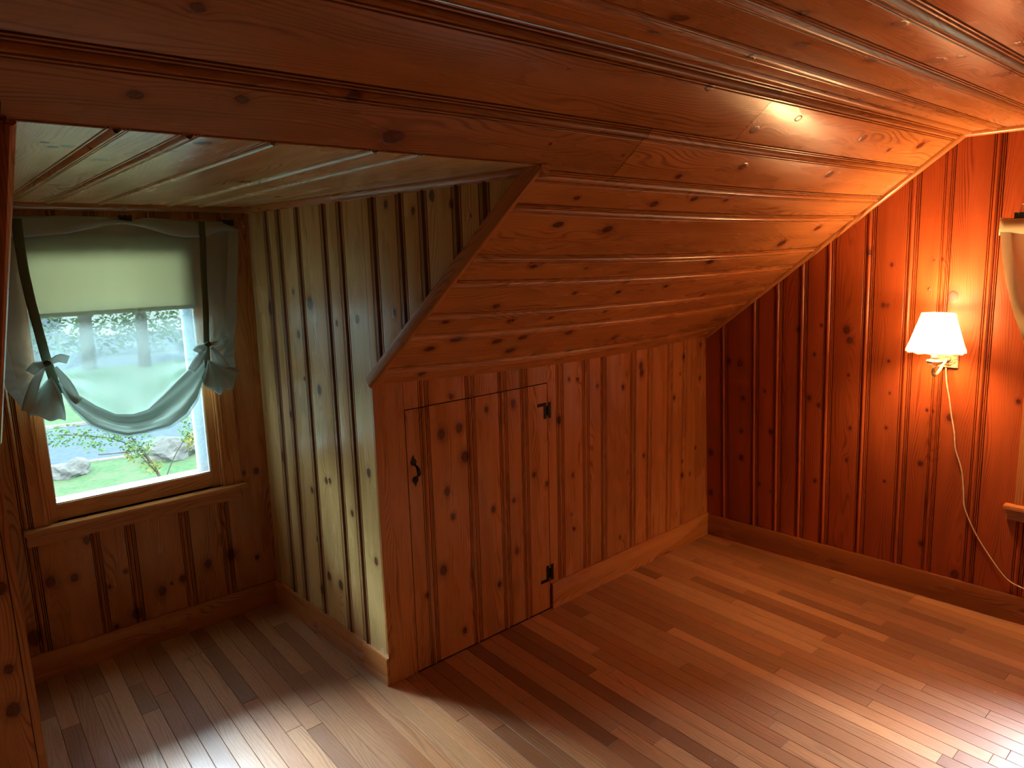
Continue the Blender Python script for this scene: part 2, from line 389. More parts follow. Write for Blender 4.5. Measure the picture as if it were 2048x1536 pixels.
# joint profile: fraction of joint width, height above board face (m), groove darkening
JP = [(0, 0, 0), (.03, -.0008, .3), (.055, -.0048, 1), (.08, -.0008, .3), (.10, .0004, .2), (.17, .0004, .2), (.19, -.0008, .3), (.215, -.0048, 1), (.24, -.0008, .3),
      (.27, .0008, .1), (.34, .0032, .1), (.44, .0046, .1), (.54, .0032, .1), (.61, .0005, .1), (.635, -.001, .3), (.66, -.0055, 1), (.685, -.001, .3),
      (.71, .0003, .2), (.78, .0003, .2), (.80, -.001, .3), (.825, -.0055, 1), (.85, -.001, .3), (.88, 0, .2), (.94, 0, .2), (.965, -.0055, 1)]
def board(surf, s0, s1, joint, t0, t1, n, parent, mat=PINE, knots=(), tone=None, m=1, name='board', depth=0.0, seam=True, extra=(), scale=1.0):
    """one moulded plank of the panelling: profile in s, run in t; t0/t1 may be functions of s; n = into the room"""
    n = Vector(n).normalized(); P = []
    if seam: P += [(s0-.0012, -.0055, 1), (s0+.0015, -.0008, .4)]
    else: P += [(s0, -.006, .6), (s0+.0004, 0, .2)]
    P.append((s0+.004, 0, 0))
    end = joint[0] if joint else s1
    for e in extra:
        if s0+.005 < e < end-.001: P += [(e-.0002, 0, 0), (e+.0002, 0, 0)]
    if joint:
        jw = joint[1]-joint[0]
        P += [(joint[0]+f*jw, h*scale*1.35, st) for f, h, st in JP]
    else: P += [(s1-.003, 0, 0), (s1, 0, .3), (s1+.0003, -.006, .8)]
    P.sort(key=lambda q: q[0])
    f0 = t0 if callable(t0) else (lambda s: t0); f1 = t1 if callable(t1) else (lambda s: t1)
    V = []; ST = []; UV = []
    for s, h, st in P:
        a, b = f0(s), f1(s)
        if b < a+.0005: b = a+.0005
        for j in range(m+1):
            t = a+(b-a)*j/m; V.append(surf(s, t)+n*(h+depth)); ST.append(st); UV.append((t, s))
    F = []
    for i in range(len(P)-1):
        for j in range(m):
            a = i*(m+1)+j; F.append((a, a+1, a+m+2, a+m+1))
    p = F[len(F)//2]; 
    k = max(range(len(F)), key=lambda q: (V[F[q][2]]-V[F[q][0]]).length)
    q = F[k]; nn = (V[q[1]]-V[q[0]]).cross(V[q[3]]-V[q[0]])
    if nn.dot(n) < 0: F = [tuple(reversed(f)) for f in F]
    # ends: turn down a little so the plank has thickness
    o = mesh(name, V, F, mat, parent, 30)
    me = o.data
    at = me.attributes.new('groove_dark', 'FLOAT', 'POINT'); at.data.foreach_set('value', ST)
    l = me.uv_layers.new(name='UVMap')
    l.data.foreach_set('uv', [c for lp in me.loops for c in UV[lp.vertex_index]])
    ks = []
    e = joint[1] if joint else s1
    for kt, kq, kr in knots:
        if s0-.012 < kq < e+.012:
            tt0, tt1 = f0(kq), f1(kq)
            if tt0-.03 < kt < tt1+.03: ks.append((kt, kq, kr))
    ks.sort(key=lambda q: -q[2])
    setup_wood(o, tone=tone, knots=ks[:NK]); return o
def panel(surf, joints, sa, sb, t0, t1, n, parent, knots=(), mat=PINE, m=1, hole=None, tones=None, extra=(), splits=None, scale=1.0, first_seam=False):
    s = sa; i = 0; js = [j for j in joints if j[1] <= sb+1e-6]
    for idx in range(len(js)+1):
        j = js[idx] if idx < len(js) else None
        e = j[1] if j else sb
        tone = tones[idx % len(tones)] if tones else None
        if e-s < .008: break
        segs = [(t0, t1)]
        if hole and s < hole[1]-.012 and e > hole[0]+.012:
            segs = [(t0, hole[2]), (hole[3], t1)]
        if splits and idx in splits:
            x = splits[idx]; segs = [(t0, lambda q, x=x: x-.0012), (lambda q, x=x: x+.0012, t1)]
        for g0, g1 in segs:
            board(surf, s, e, j, g0, g1, n, parent, mat, knots, tone, m, seam=(idx > 0 or first_seam), extra=extra, scale=scale)
        s = e
# knots of the boards: position along and across the panelling, radius (m)
KNOTS = {
 'gable': [(1.126, 0.221, 0.0154), (0.918, 0.241, 0.0104), (0.714, 0.228, 0.0105), (0.548, 0.229, 0.0133), (0.543, 0.028, 0.0168), (0.277, 0.026, 0.0142), (1.132, 0.149, 0.0131), (0.978, 0.369, 0.0062), (0.74, 0.406, 0.0113), (0.373, 0.406, 0.0051), (0.407, 0.339, 0.0091), (0.97, 0.619, 0.0117), (0.935, 0.671, 0.0092), (0.499, 0.661, 0.0084), (1.215, 0.642, 0.0068), (1.375, 0.674, 0.0067), (1.345, 0.554, 0.0116), (1.359, 0.801, 0.0172), (1.305, 0.819, 0.015), (0.833, 0.835, 0.0078), (0.654, 0.824, 0.0079), (1.119, 0.817, 0.0055), (1.047, 1.017, 0.0052), (0.864, 1.008, 0.0063), (1.212, 1.005, 0.0061), (1.491, 0.969, 0.0091), (0.983, 1.185, 0.0059), (0.981, 1.212, 0.0049), (0.704, 1.171, 0.0102), (0.277, 1.194, 0.0105), (0.96, 1.282, 0.0135), (0.157, 1.348, 0.0182), (0.575, 1.012, 0.0054), (1.074, 1.541, 0.0088), (1.69, 0.999, 0.0073), (1.49, 0.989, 0.0067), (1.891, 1.027, 0.0049), (1.713, 1.212, 0.0054), (1.709, 1.177, 0.0041), (1.576, 1.162, 0.0049), (1.54, 1.262, 0.0203), (1.752, 0.894, 0.0119), (1.558, 1.201, 0.0034)],
 'knee': [(1.172, 1.091, 0.0091), (1.164, 1.152, 0.0103), (1.108, 1.297, 0.0086), (1.072, 1.5, 0.0113), (1.023, 2.211, 0.0121), (1.226, 2.212, 0.0094), (1.167, 1.65, 0.0164), (1.128, 1.658, 0.0165), (1.076, 2.012, 0.0064), (1.173, 2.042, 0.0103), (0.941, 1.957, 0.0102), (1.26, 0.958, 0.0058), (0.666, 1.113, 0.0081), (0.651, 1.682, 0.0094), (0.45, 2.048, 0.0115), (0.537, 2.045, 0.0058), (0.439, 2.129, 0.0085), (0.592, 2.18, 0.0072), (0.719, 1.347, 0.0054), (1.039, 0.313, 0.0191), (1.05, 0.408, 0.0174), (0.913, 0.434, 0.02), (0.779, 0.331, 0.0149), (0.657, 0.357, 0.0117), (0.629, 0.585, 0.0125), (0.639, 0.71, 0.0091), (0.38, 0.724, 0.0132), (0.248, 0.607, 0.0115), (0.276, 0.371, 0.0107), (0.094, 0.395, 0.0121), (0.338, 0.201, 0.009), (0.668, 0.928, 0.011), (0.735, 0.842, 0.0107), (1.107, 0.563, 0.0109), (1.108, 0.725, 0.0152), (0.426, 0.293, 0.0185), (0.377, 1.117, 0.0073), (0.461, 1.1, 0.0058), (0.669, 1.112, 0.0101), (0.976, 1.016, 0.0139), (1.196, 0.375, 0.0113), (0.379, 1.115, 0.0074), (0.222, 1.479, 0.0093)],
 'side': [(1.568, 0.87, 0.0248), (1.65, 0.62, 0.0107), (1.46, 0.6, 0.0147), (0.836, 0.859, 0.0217), (1.069, 0.741, 0.0126), (1.259, 0.573, 0.008), (1.605, 0.468, 0.0229), (0.997, 0.532, 0.0104), (0.808, 0.438, 0.0126), (0.815, 0.404, 0.0112), (0.729, 0.581, 0.0119), (0.926, 0.072, 0.0155), (1.589, -0.179, 0.0128), (1.529, 0.248, 0.0094), (1.977, -0.164, 0.0124), (1.943, -0.329, 0.0116), (1.985, -0.439, 0.0151), (1.224, 0.442, 0.0177), (0.859, 0.377, 0.0099), (1.554, 0.082, 0.011), (1.91, -0.633, 0.0044), (1.952, -0.539, 0.0112), (1.942, -0.328, 0.0073), (0.709, 0.228, 0.0113), (0.239, 0.549, 0.02), (0.334, 0.475, 0.0163), (0.328, 0.37, 0.0189), (0.543, 0.058, 0.0135), (0.548, 0.446, 0.0065), (0.491, 0.564, 0.0101)],
 'win': [(0.913, -1.041, 0.0205), (0.584, -0.885, 0.0141), (0.428, -0.95, 0.014), (0.438, -1.038, 0.0194), (0.208, -1.127, 0.0289), (0.394, -0.752, 0.0085), (0.339, -0.824, 0.0073), (0.247, -0.611, 0.0179), (0.172, -0.728, 0.0217), (0.316, -0.396, 0.0177), (0.328, -0.281, 0.0243), (0.277, -0.517, 0.0137), (0.275, -0.156, 0.0113), (0.735, -0.12, 0.0111), (0.736, -0.181, 0.0085), (0.269, -0.568, 0.0056), (0.139, -0.817, 0.0096)],
 'slope': [(0.287, 0.967, 0.0135), (0.326, 0.754, 0.0128), (0.123, 0.434, 0.0125), (0.442, 0.414, 0.0137), (0.237, 0.311, 0.0223), (0.464, 0.268, 0.018), (0.593, 0.285, 0.0166), (0.144, 0.249, 0.0178), (0.198, 0.184, 0.0156), (0.441, 0.17, 0.0153), (0.589, 0.184, 0.019), (0.866, 0.285, 0.0171), (0.655, 0.418, 0.0084), (0.527, 0.547, 0.0078), (0.303, 0.521, 0.0117), (1.002, 0.125, 0.0155), (0.203, 0.057, 0.0144), (0.666, 0.582, 0.0092), (0.65, 1.083, 0.0141), (0.841, 1.119, 0.0133), (0.938, 1.281, 0.0146), (0.809, 1.43, 0.012), (1.566, 1.289, 0.0179), (1.837, 0.864, 0.023), (1.519, 1.469, 0.0144), (0.646, 1.211, 0.0108), (1.382, 0.756, 0.0191), (1.236, 0.593, 0.0095), (1.647, 0.488, 0.0107), (1.04, 1.121, 0.0095), (2.017, 0.965, 0.0172), (2.047, 1.485, 0.018), (1.82, 1.438, 0.0094), (0.015, 1.281, 0.0049), (0.315, 1.27, 0.0048), (-0.089, 1.501, 0.0024), (0.27, 1.089, 0.0081), (0.279, 0.967, 0.0133), (0.529, 0.953, 0.0173), (0.598, 0.74, 0.0051), (0.662, 0.585, 0.0093), (0.932, 0.574, 0.0117), (0.918, 0.644, 0.0131), (0.978, 0.431, 0.0096), (1.26, 0.193, 0.0178), (-0.897, 1.474, 0.0092), (-0.968, 1.287, 0.0096), (-0.789, 1.304, 0.0098), (-0.579, 1.346, 0.0139), (-0.446, 1.249, 0.0217), (0.433, 1.533, 0.0113), (0.805, 1.428, 0.0138), (0.981, 1.496, 0.0112)],
 'flat': [(-0.033, 1.445, 0.0172), (-0.003, 1.359, 0.0129), (0.346, 1.377, 0.015), (0.375, 1.501, 0.0169), (0.159, 1.613, 0.0124), (0.405, 1.703, 0.0172), (1.137, 1.441, 0.0205), (1.144, 1.299, 0.0159), (0.67, 1.537, 0.0165), (0.819, 1.638, 0.0245), (1.157, 1.695, 0.0233), (0.828, 1.819, 0.0154), (0.837, 1.691, 0.0101)],
 'dc': [(-0.654, -1.048, 0.0106), (-0.678, -1.025, 0.0114), (-0.488, -0.935, 0.0151), (-0.863, -0.823, 0.0169), (-0.713, -0.989, 0.0066), (-0.144, -0.506, 0.0184), (-0.199, -0.467, 0.0138), (-0.019, -0.389, 0.012), (-0.71, -1.068, 0.008), (0.22, -0.939, 0.0134), (0.369, -0.23, 0.0123)],
}

# ------------------------------------------------------------------ structure helpers
def prism(name, surf, pts, n, off, th, mat, parent=None, holes=None):
    """solid backing wall behind the planks, polygon given in surface coordinates"""
    n = Vector(n).normalized(); k = len(pts)
    a = [surf(s, t)-n*off for s, t in pts]; b = [surf(s, t)-n*(off+th) for s, t in pts]
    F = [tuple(range(k)), tuple(reversed(range(k, 2*k)))]+[(i, i+k, (i+1) % k+k, (i+1) % k) for i in range(k)]
    o = mesh(name, a+b, F, mat, parent); bm = bmesh.new(); bm.from_mesh(o.data); bmesh.ops.recalc_face_normals(bm, faces=bm.faces); bm.to_mesh(o.data); bm.free()
    return o
def prisms(name, surf, polys, n, off, th, mat):
    n = Vector(n).normalized(); V = []; F = []
    for pts in polys:
        k = len(pts); b0 = len(V)
        V += [surf(s, t)-n*off for s, t in pts]+[surf(s, t)-n*(off+th) for s, t in pts]
        F += [tuple(b0+i for i in range(k)), tuple(b0+i for i in reversed(range(k, 2*k)))]+[(b0+i, b0+i+k, b0+(i+1) % k+k, b0+(i+1) % k) for i in range(k)]
    return mesh(name, V, F, mat)
def frame_polys(s0, s1, t0, t1, h):
    a, b, c, d = h
    return [[(s0, t0), (a, t0), (a, t1), (s0, t1)], [(b, t0), (s1, t0), (s1, t1), (b, t1)], [(a, t0), (b, t0), (b, c), (a, c)], [(a, d), (b, d), (b, t1), (a, t1)]]

NK_SL = (0, -.607, -.794)
def z_roof(y):                          # ceiling height above a point at depth y near x = 0
    if y >= 0: return H
    if y > -SY: return H+(HC-H)*(-y/SY)
    if y > -3.09: return HC
    return HC-(HC-H)*((-3.09-y)/SY)
def wbox(name, x0, x1, z0, z1, d0, d1, mat, parent, bevel=0, tone=None, surf=None, n=None):
    sf = surf or S_win; nn = Vector(n or (0, -1, 0)).normalized()
    c = []
    for z in (z0, z1):
        for xx, dd in ((x0, d1), (x1, d1), (x1, d0), (x0, d0)): c.append(sf(xx, z)+nn*dd)
    o = mesh(name, c, BOXF, mat, parent)
    bm = bmesh.new(); bm.from_mesh(o.data); bmesh.ops.recalc_face_normals(bm, faces=bm.faces)
    if bevel: bmesh.ops.bevel(bm, geom=bm.edges[:], offset=bevel, segments=2, affect='EDGES', clamp_overlap=True)
    bm.to_mesh(o.data); bm.free()
    if mat in (PINE, PINE_D): wood(o, tone=tone)
    return o
# ------------------------------------------------------------------ floor
fl = mesh('floor', *multi([(-3.3, 2.75, -4.5, 1.2, -.14, -.020)]), DARKB)
struct(fl, 'oak strip floor of narrow mixed light and dark boards')
def strip(x0, x1, y0, y1, tone, hue):
    g = .0005; b = .0010
    x0 += g; x1 -= g; y0 += g; y1 -= g
    V = [(x0, y0, -.018), (x1, y0, -.018), (x1, y1, -.018), (x0, y1, -.018), (x0, y0, -b), (x1, y0, -b), (x1, y1, -b), (x0, y1, -b),
         (x0+b, y0+b, 0), (x1-b, y0+b, 0), (x1-b, y1-b, 0), (x0+b, y1-b, 0)]
    F = [(0, 1, 5, 4), (1, 2, 6, 5), (2, 3, 7, 6), (3, 0, 4, 7), (4, 5, 9, 8), (5, 6, 10, 9), (6, 7, 11, 10), (7, 4, 8, 11), (8, 9, 10, 11)]
    o = mesh('board', V, F, OAK, fl); uv_from(o, lambda c, nn: (c.y, c.x))
    o['seed'] = random.uniform(0, 40); o['tone'] = tone; o['hue'] = hue; return o
SW = .0655
xs = []
x = -1.26
while x < 2.50: xs.append(x); x += SW
edges = xs+[x]
shift = min(edges, key=lambda q: abs(q-.004))-.004
edges = [e-shift for e in edges]
stuffV = []; stuffF = []; stuffU = []
rf = random.Random(11); prev = .5
for i in range(len(edges)-1):
    xa, xb = edges[i], edges[i+1]; xm = (xa+xb)/2
    ytop = 1.06 if xm < 0 else -.002
    yl = max(.428-.911*(xm+1.175), -2.02)-.18
    y = ytop; first = True
    while y > yl:
        ln = rf.uniform(.35, 1.6) if not first else rf.uniform(.2, 1.4)
        first = False
        if rf.random() < .2: ln *= .5
        ln = max(ln, .17); y2 = y-ln
        r = rf.random()
        lightp = .34 if xm < .1 else .26
        if r < lightp: tone = rf.uniform(.68, 1.0)
        elif r < lightp+.33: tone = rf.uniform(-.1, .2)
        else: tone = rf.uniform(.25, .6)
        strip(xa, xb, y2, y, tone, rf.uniform(.5, 1.0) if rf.random() < .5 else rf.uniform(0, .4)); y = y2
    k = len(stuffV); yb = -4.45
    stuffV += [(xa+.0006, yb, 0), (xb-.0006, yb, 0), (xb-.0006, y-.0012, 0), (xa+.0006, y-.0012, 0)]; stuffF.append((k, k+1, k+2, k+3))
x = edges[0]
while x > -3.25:
    k = len(stuffV); stuffV += [(x-SW+.0006, -4.45, 0), (x-.0006, -4.45, 0), (x-.0006, 0, 0), (x-SW+.0006, 0, 0)]; stuffF.append((k, k+1, k+2, k+3)); x -= SW
o = mesh('floor_boards', stuffV, stuffF, OAK, fl); uv_from(o, lambda c, nn: (c.y, c.x)); o['kind'] = 'stuff'; o['seed'] = 3.0; o['tone'] = .45; o['hue'] = .6

# ------------------------------------------------------------------ back knee wall with its hatch door
wb = prism('wall_back', S_knee, [(.0, -.02), (2.7, -.02), (2.7, 1.34), (.0, 1.34)], (0, -1, 0), .012, .03, DARKB)
struct(wb, 'low knotty pine knee wall holding the hatch door')
ztop = lambda s: slope_p(s, 0).z+.004
KJ = [(.204, .256), (.446, .498), (.631, .683), (.765, .812), (.998, 1.05), (1.184, 1.238), (1.324, 1.37), (1.561, 1.612), (1.707, 1.752), (1.89, 1.943), (2.036, 2.079)]
KN = (0, -1, 0); KK = KNOTS['knee']
board(S_knee, .0185, .1355, None, -.002, ztop, KN, wb, PINE, KK, tone=-.15, seam=False)
board(S_knee, -.0045, .0175, None, -.002, ztop, KN, wb, PINE, (), tone=-.7, seam=False, depth=.003)
bar('board', (-.0045, .012, 0), (-.0045, .012, 1.30), [(0, 0), (.0, -.0145), (.003, -.0145), (.003, 0)], (1, 0, 0), (0, 1, 0), PINE, wb, tone=-.7)
ktop = [-.1, .3, .1, -.2]
for i, j in enumerate(KJ[:4]):
    board(S_knee, .1365 if i == 0 else KJ[i-1][1], j[1], j, 1.176, ztop, KN, wb, PINE, KK, tone=ktop[i], seam=i > 0)
# plank that the hatch cuts into: full above, right of the gap below
board(S_knee, .812, KJ[4][1], KJ[4], 1.176, ztop, KN, wb, PINE, KK, tone=.2)
board(S_knee, .9415, KJ[4][1], KJ[4], .10, 1.1755, KN, wb, PINE, KK, tone=.2, seam=False)
kt = [.1, -.1, -.45, .35, .25, .3, -.1]
for i in range(5, 12):
    s0 = KJ[i-1][1]; j = KJ[i] if i < 11 else None
    board(S_knee, s0, j[1] if j else 2.40, j, .10, ztop, KN, wb, PINE, KK, tone=kt[i-5])
dr = empty('door_1', (0, 0, 0)); struct(dr, 'small knotty pine hatch door cut into the knee wall'); dr['category'] = 'door'
dt = [-.35, .25, .05, -.1, .3]
de = [.1385, .256, .498, .683, .812]
for i in range(5):
    j = KJ[i] if i < 4 else None
    board(S_knee, de[i], j[1] if j else .9375, j, .005, 1.1715, KN, dr, PINE, KK, tone=dt[i], seam=i > 0, depth=.001)
box('door_backing', .139, .937, .0065, .011, .013, 1.171, DARKB, dr)
# wrought iron pull with leaf ends
hd = empty('handle'); hd.parent = dr; hd['label'] = 'black wrought iron pull with pointed leaf ends'
def leafplate(cx, cz, sgn, name):
    pr_ = [(0, .030), (.003, .019), (.011, .009), (.013, .001), (.010, -.007), (.004, -.011), (-.004, -.011), (-.010, -.007), (-.013, .001), (-.011, .009), (-.003, .019)]
    V = [Vector((cx+a, -.0035-.0012, cz+sgn*b)) for a, b in pr_]+[Vector((cx+a, -.0005, cz+sgn*b)) for a, b in pr_]; k = len(pr_)
    o = mesh(name, V, [tuple(range(k)), tuple(range(2*k-1, k-1, -1))]+[(i, (i+1) % k, (i+1) % k+k, i+k) for i in range(k)], IRON, dr); bev(o, .0012, 1)
    return o
for o in (leafplate(.1665, .946, 1, 'handle_plate'), leafplate(.1715, .872, -1, 'handle_plate')):
    pass
pts = []
for i in range(15):
    a = i/14; pts.append((.168+.003*(1-a), -.004-.034*sin(pi*a)**.7, .938-.058*a))
V = []; F = []
for i, p in enumerate(pts):
    wd = .005+.005*sin(pi*i/14)
    V += [Vector(p)+Vector((-wd, 0, 0)), Vector(p)+Vector((wd, 0, 0)), Vector(p)+Vector((wd*.7, -.004, 0)), Vector(p)+Vector((-wd*.7, -.004, 0))]
for i in range(14):
    for k in range(4): F.append((i*4+k, i*4+(k+1) % 4, i*4+4+(k+1) % 4, i*4+4+k))
F += [(3, 2, 1, 0), (56, 57, 58, 59)]
grip = mesh('handle_grip', V, F, IRON, dr, 40)
bpy.data.objects.remove(hd)
grip['label'] = 'black arched iron pull'
for cx, cz in ((.1665, .944), (.1715, .874)):
    lathe('screw', [(.0028, 0), (.0028, .0012), (.0012, .002)], (cx, -.0048, cz), IRON, dr, 10, (0, -1, 0))
def hinge(cx, z0, z1, arm_top):
    hv, hf = [], []
    t = -.0035
    bs = [(cx-.025, cx-.009, t, 0, z0, z1), (cx+.007, cx+.022, t, 0, z0, z1), (cx-.010, cx+.008, t, 0, z0+.018, z1-.018)]
    az = (z1-.016, z1) if arm_top else (z0, z0+.016)
    bs.append((cx-.064, cx-.024, t, 0, *az))
    V, F = multi(bs); h = mesh('hinge', V, F, IRON, dr)
    h['label'] = 'black iron HL hinge '+('near the top' if arm_top else 'near the floor')
    b = lathe('hinge_barrel', [(.004, 0), (.004, z1-z0-.034)], (cx-.001, -.006, z0+.017), IRON, h, 10)
    sc_ = [(cx-.017, z1-.008), (cx-.017, (z0+z1)/2), (cx-.017, z0+.008), (cx+.0145, z1-.008), (cx+.0145, (z0+z1)/2), (cx+.0145, z0+.008), (cx-.056, (az[0]+az[1])/2)]
    for a, z in sc_: lathe('screw', [(.003, 0), (.003, .001), (.0014, .0018)], (a, t, z), BLACK, h, 8, (0, -1, 0))
hinge(.9385, .999, 1.079, True); hinge(.9385, .153, .237, False)

# ------------------------------------------------------------------ right gable wall
NG = Vector((-NR.x, -NR.y, -NR.z)).normalized() if NR.x > 0 else Vector(NR).normalized()
GJ = [(.093, .142), (.285, .331), (.416, .466), (.549, .60), (.684, .737), (.87, .923), (1.056, 1.108), (1.198, 1.241), (1.378, 1.425), (1.572, 1.618)]
WIN2 = (1.67, 2.43, .585, 1.86)
gp = frame_polys(-.1, 4.6, -.05, 2.4, WIN2)
wr = prisms('wall_right', S_gable, gp, NG, .007, .10, DARKB)
struct(wr, 'tall knotty pine gable wall carrying the lit sconce')
gtop = lambda s: z_roof(-s)+.02
GT = [-.5, -.8, .1, -.35, .15, -.1, -.25, .35, .05, .15, .0]
s = -.03
for i in range(len(GJ)):
    j = GJ[i]; ex = (1.266,)
    board(S_gable, s, j[1], j, .09, gtop, NG, wr, PINE_R, KNOTS['gable'], tone=GT[i], seam=i > 0, extra=ex); s = j[1]
k = 0
while s < 4.35:
    e = s+[.19, .16, .21, .175][k % 4]; j = (e-.048, e)
    if s < 2.45:
        for a, b in ((.09, .57), (1.90, gtop)): board(S_gable, s, e, j, a, b, NG, wr, PINE_R, (), extra=())
    else: board(S_gable, s, e, j, .09, gtop, NG, wr, PINE_R, (), extra=(3.09,))
    s = e; k += 1

# ------------------------------------------------------------------ sloped ceiling
cs = prisms('ceiling_slope', S_slope, [[(0, .03), (0, 2.6), (1.59, 2.6), (1.59, .07)], [(1.2100, -3.35), (1.2100, .06), (1.59, .06), (1.59, -3.35)], [(0, -3.35), (0, -1.21), (1.21, -1.175), (1.21, -3.35)]], NK_SL, .009, .08, DARKB)
cs['label'] = 'sloping knotty pine ceiling above the knee wall'; cs['category'] = 'ceiling'; cs['kind'] = 'structure'
SJ = [(.0666, .122), (.305, .357), (.437, .488), (.629, .680), (.766, .815), (1.006, 1.051), (1.136, 1.187), (1.327, 1.376), (1.533, 1.586)]
HDR = 1.2039
def side_x(s): p = slope_p(0, s/1.585); return p.y*(A_+C_*p.z)
sx0 = lambda s: side_x(s)+.001
sx1 = lambda s: xg(slope_p(2.3, s/1.585).y, slope_p(2.3, s/1.585).z)+.01
ST_ = [.1, .3, .1, .15, .05, -.1, .1]
KS = KNOTS['slope']; s = -.012
for i in range(7):
    board(S_slope, s, SJ[i][1], SJ[i], sx0, sx1, NK_SL, cs, PINE, KS, tone=ST_[i], m=8, seam=i > 0); s = SJ[i][1]
hx0 = lambda s: (-3.25 if s > HDR else side_x(s)+.001)
board(S_slope, SJ[6][1], SJ[7][1], SJ[7], hx0, .343, NK_SL, cs, PINE, KS, tone=-1.2, m=6, extra=(HDR,))  # left length toned down: dimness away from the lamp painted in
board(S_slope, SJ[6][1], SJ[7][1], SJ[7], .3455, sx1, NK_SL, cs, PINE, KS, tone=.15, m=6)
board(S_slope, SJ[7][1], SJ[8][1], SJ[8], -3.25, .7575, NK_SL, cs, PINE, KS, tone=-.9, m=8)  # darker tone paints the weak light at this left end
board(S_slope, SJ[7][1], SJ[8][1], SJ[8], .7595, sx1, NK_SL, cs, PINE, KS, tone=.4, m=8)
panel(S_slope, [SJ[i] for i in range(6)], -.012, HDR, -3.25, lambda s: S_cheek(-s*.79, 0).x, NK_SL, cs, (), m=1)
# lower edge of the header where it meets the dormer

# ------------------------------------------------------------------ flat ceiling
cf = prisms('ceiling', S_flat, [[(1.255, -3.35), (1.255, 2.75), (3.10, 2.75), (3.10, -3.35)]], (0, 0, -1), .009, .08, DARKB)
struct(cf, 'flat knotty pine ceiling strip along the ridge')
FJ = [(1.349, 1.42), (1.544, 1.606), (1.721, 1.79), (1.93, 1.99), (2.12, 2.18), (2.33, 2.39), (2.50, 2.56), (2.72, 2.78), (2.93, 2.99)]
s = 1.266; FT = [.0, .1, .3, .35, .1, -.1, .2, 0, .1, 0]
for i in range(10):
    j = FJ[i] if i < 9 else None
    board(S_flat, s, j[1] if j else 3.09, j, -3.25, lambda q: xg(-q, 2.26)+.02, (0, 0, -1), cf, PINE, KNOTS['flat'], tone=FT[i], m=1, seam=i > 0, scale=1.25); s = j[1] if j else 0
half = [(.019*cos(a*pi/8), .013*sin(a*pi/8)) for a in range(9)]
bar('nosing', S_flat(1.283, -3.25), S_flat(1.283, 2.33), half, (0, -1, 0), (0, 0, -1), PINE, cf, tone=-.2)

# ------------------------------------------------------------------ dormer
def rake_z(y): return H+(HC-H)*(-y/SY) if y < 0 else 0
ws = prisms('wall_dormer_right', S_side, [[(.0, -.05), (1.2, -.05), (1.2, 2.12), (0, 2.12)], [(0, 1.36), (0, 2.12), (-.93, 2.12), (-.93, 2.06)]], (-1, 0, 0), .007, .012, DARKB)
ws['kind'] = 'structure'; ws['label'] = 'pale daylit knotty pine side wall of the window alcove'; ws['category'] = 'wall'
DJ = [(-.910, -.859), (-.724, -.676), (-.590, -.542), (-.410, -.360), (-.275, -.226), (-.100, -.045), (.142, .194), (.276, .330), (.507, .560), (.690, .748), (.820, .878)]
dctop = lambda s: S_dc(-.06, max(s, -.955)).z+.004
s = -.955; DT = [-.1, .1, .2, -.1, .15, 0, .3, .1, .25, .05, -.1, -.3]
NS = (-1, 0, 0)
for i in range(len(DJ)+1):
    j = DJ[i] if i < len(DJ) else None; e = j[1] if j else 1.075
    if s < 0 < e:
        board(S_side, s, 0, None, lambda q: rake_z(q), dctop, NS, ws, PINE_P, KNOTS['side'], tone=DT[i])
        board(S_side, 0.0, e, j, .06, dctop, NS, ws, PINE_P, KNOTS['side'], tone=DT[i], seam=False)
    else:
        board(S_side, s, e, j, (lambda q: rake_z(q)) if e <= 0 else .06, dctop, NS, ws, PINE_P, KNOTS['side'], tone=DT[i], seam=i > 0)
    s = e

W1 = (-1.016, -.272, .692, 1.93)
ww = prisms('wall_dormer_back', S_win, frame_polys(-1.3, .05, -.05, 2.15, W1), (0, -1, 0), .007, .10, DARKB)
ww['kind'] = 'structure'; ww['label'] = 'dark knotty pine wall around and under the window'; ww['category'] = 'wall'
WJ = [(-1.112, -1.068), (-.872, -.836), (-.738, -.695), (-.506, -.461), (-.32, -.274)]
panel(S_win, WJ, -1.25, -.05, .06, 2.06, (0, -1, 0), ww, KNOTS['win'], mat=PINE, hole=(-1.016, -.300, .66, 1.95), tones=[-.9, -.6, -.7, -.5, -.8, -.6])  # same pine toned down: backlit dimness put into the board colour

wc = prisms('wall_dormer_left', S_cheek, [[(.0, -.05), (1.2, -.05), (1.2, 2.12), (0, 2.12)], [(0, 1.36), (0, 2.12), (-.97, 2.12), (-.97, 2.045)]], (1, 0, 0), .007, .012, DARKB)
wc['kind'] = 'structure'; wc['label'] = 'left side wall of the window alcove, mostly hidden behind the knee wall corner'; wc['category'] = 'wall'
CJ = [(-.80, -.75), (-.60, -.55), (-.44, -.39), (-.25, -.20), (-.05, .0), (.20, .25), (.39, .44), (.55, .60), (.75, .80), (.90, .95)]
panel(S_cheek, CJ, -.955, 1.09, lambda q: rake_z(q) if q <= .0013 else .06, dctop, (1, 0, 0), wc, (), extra=())

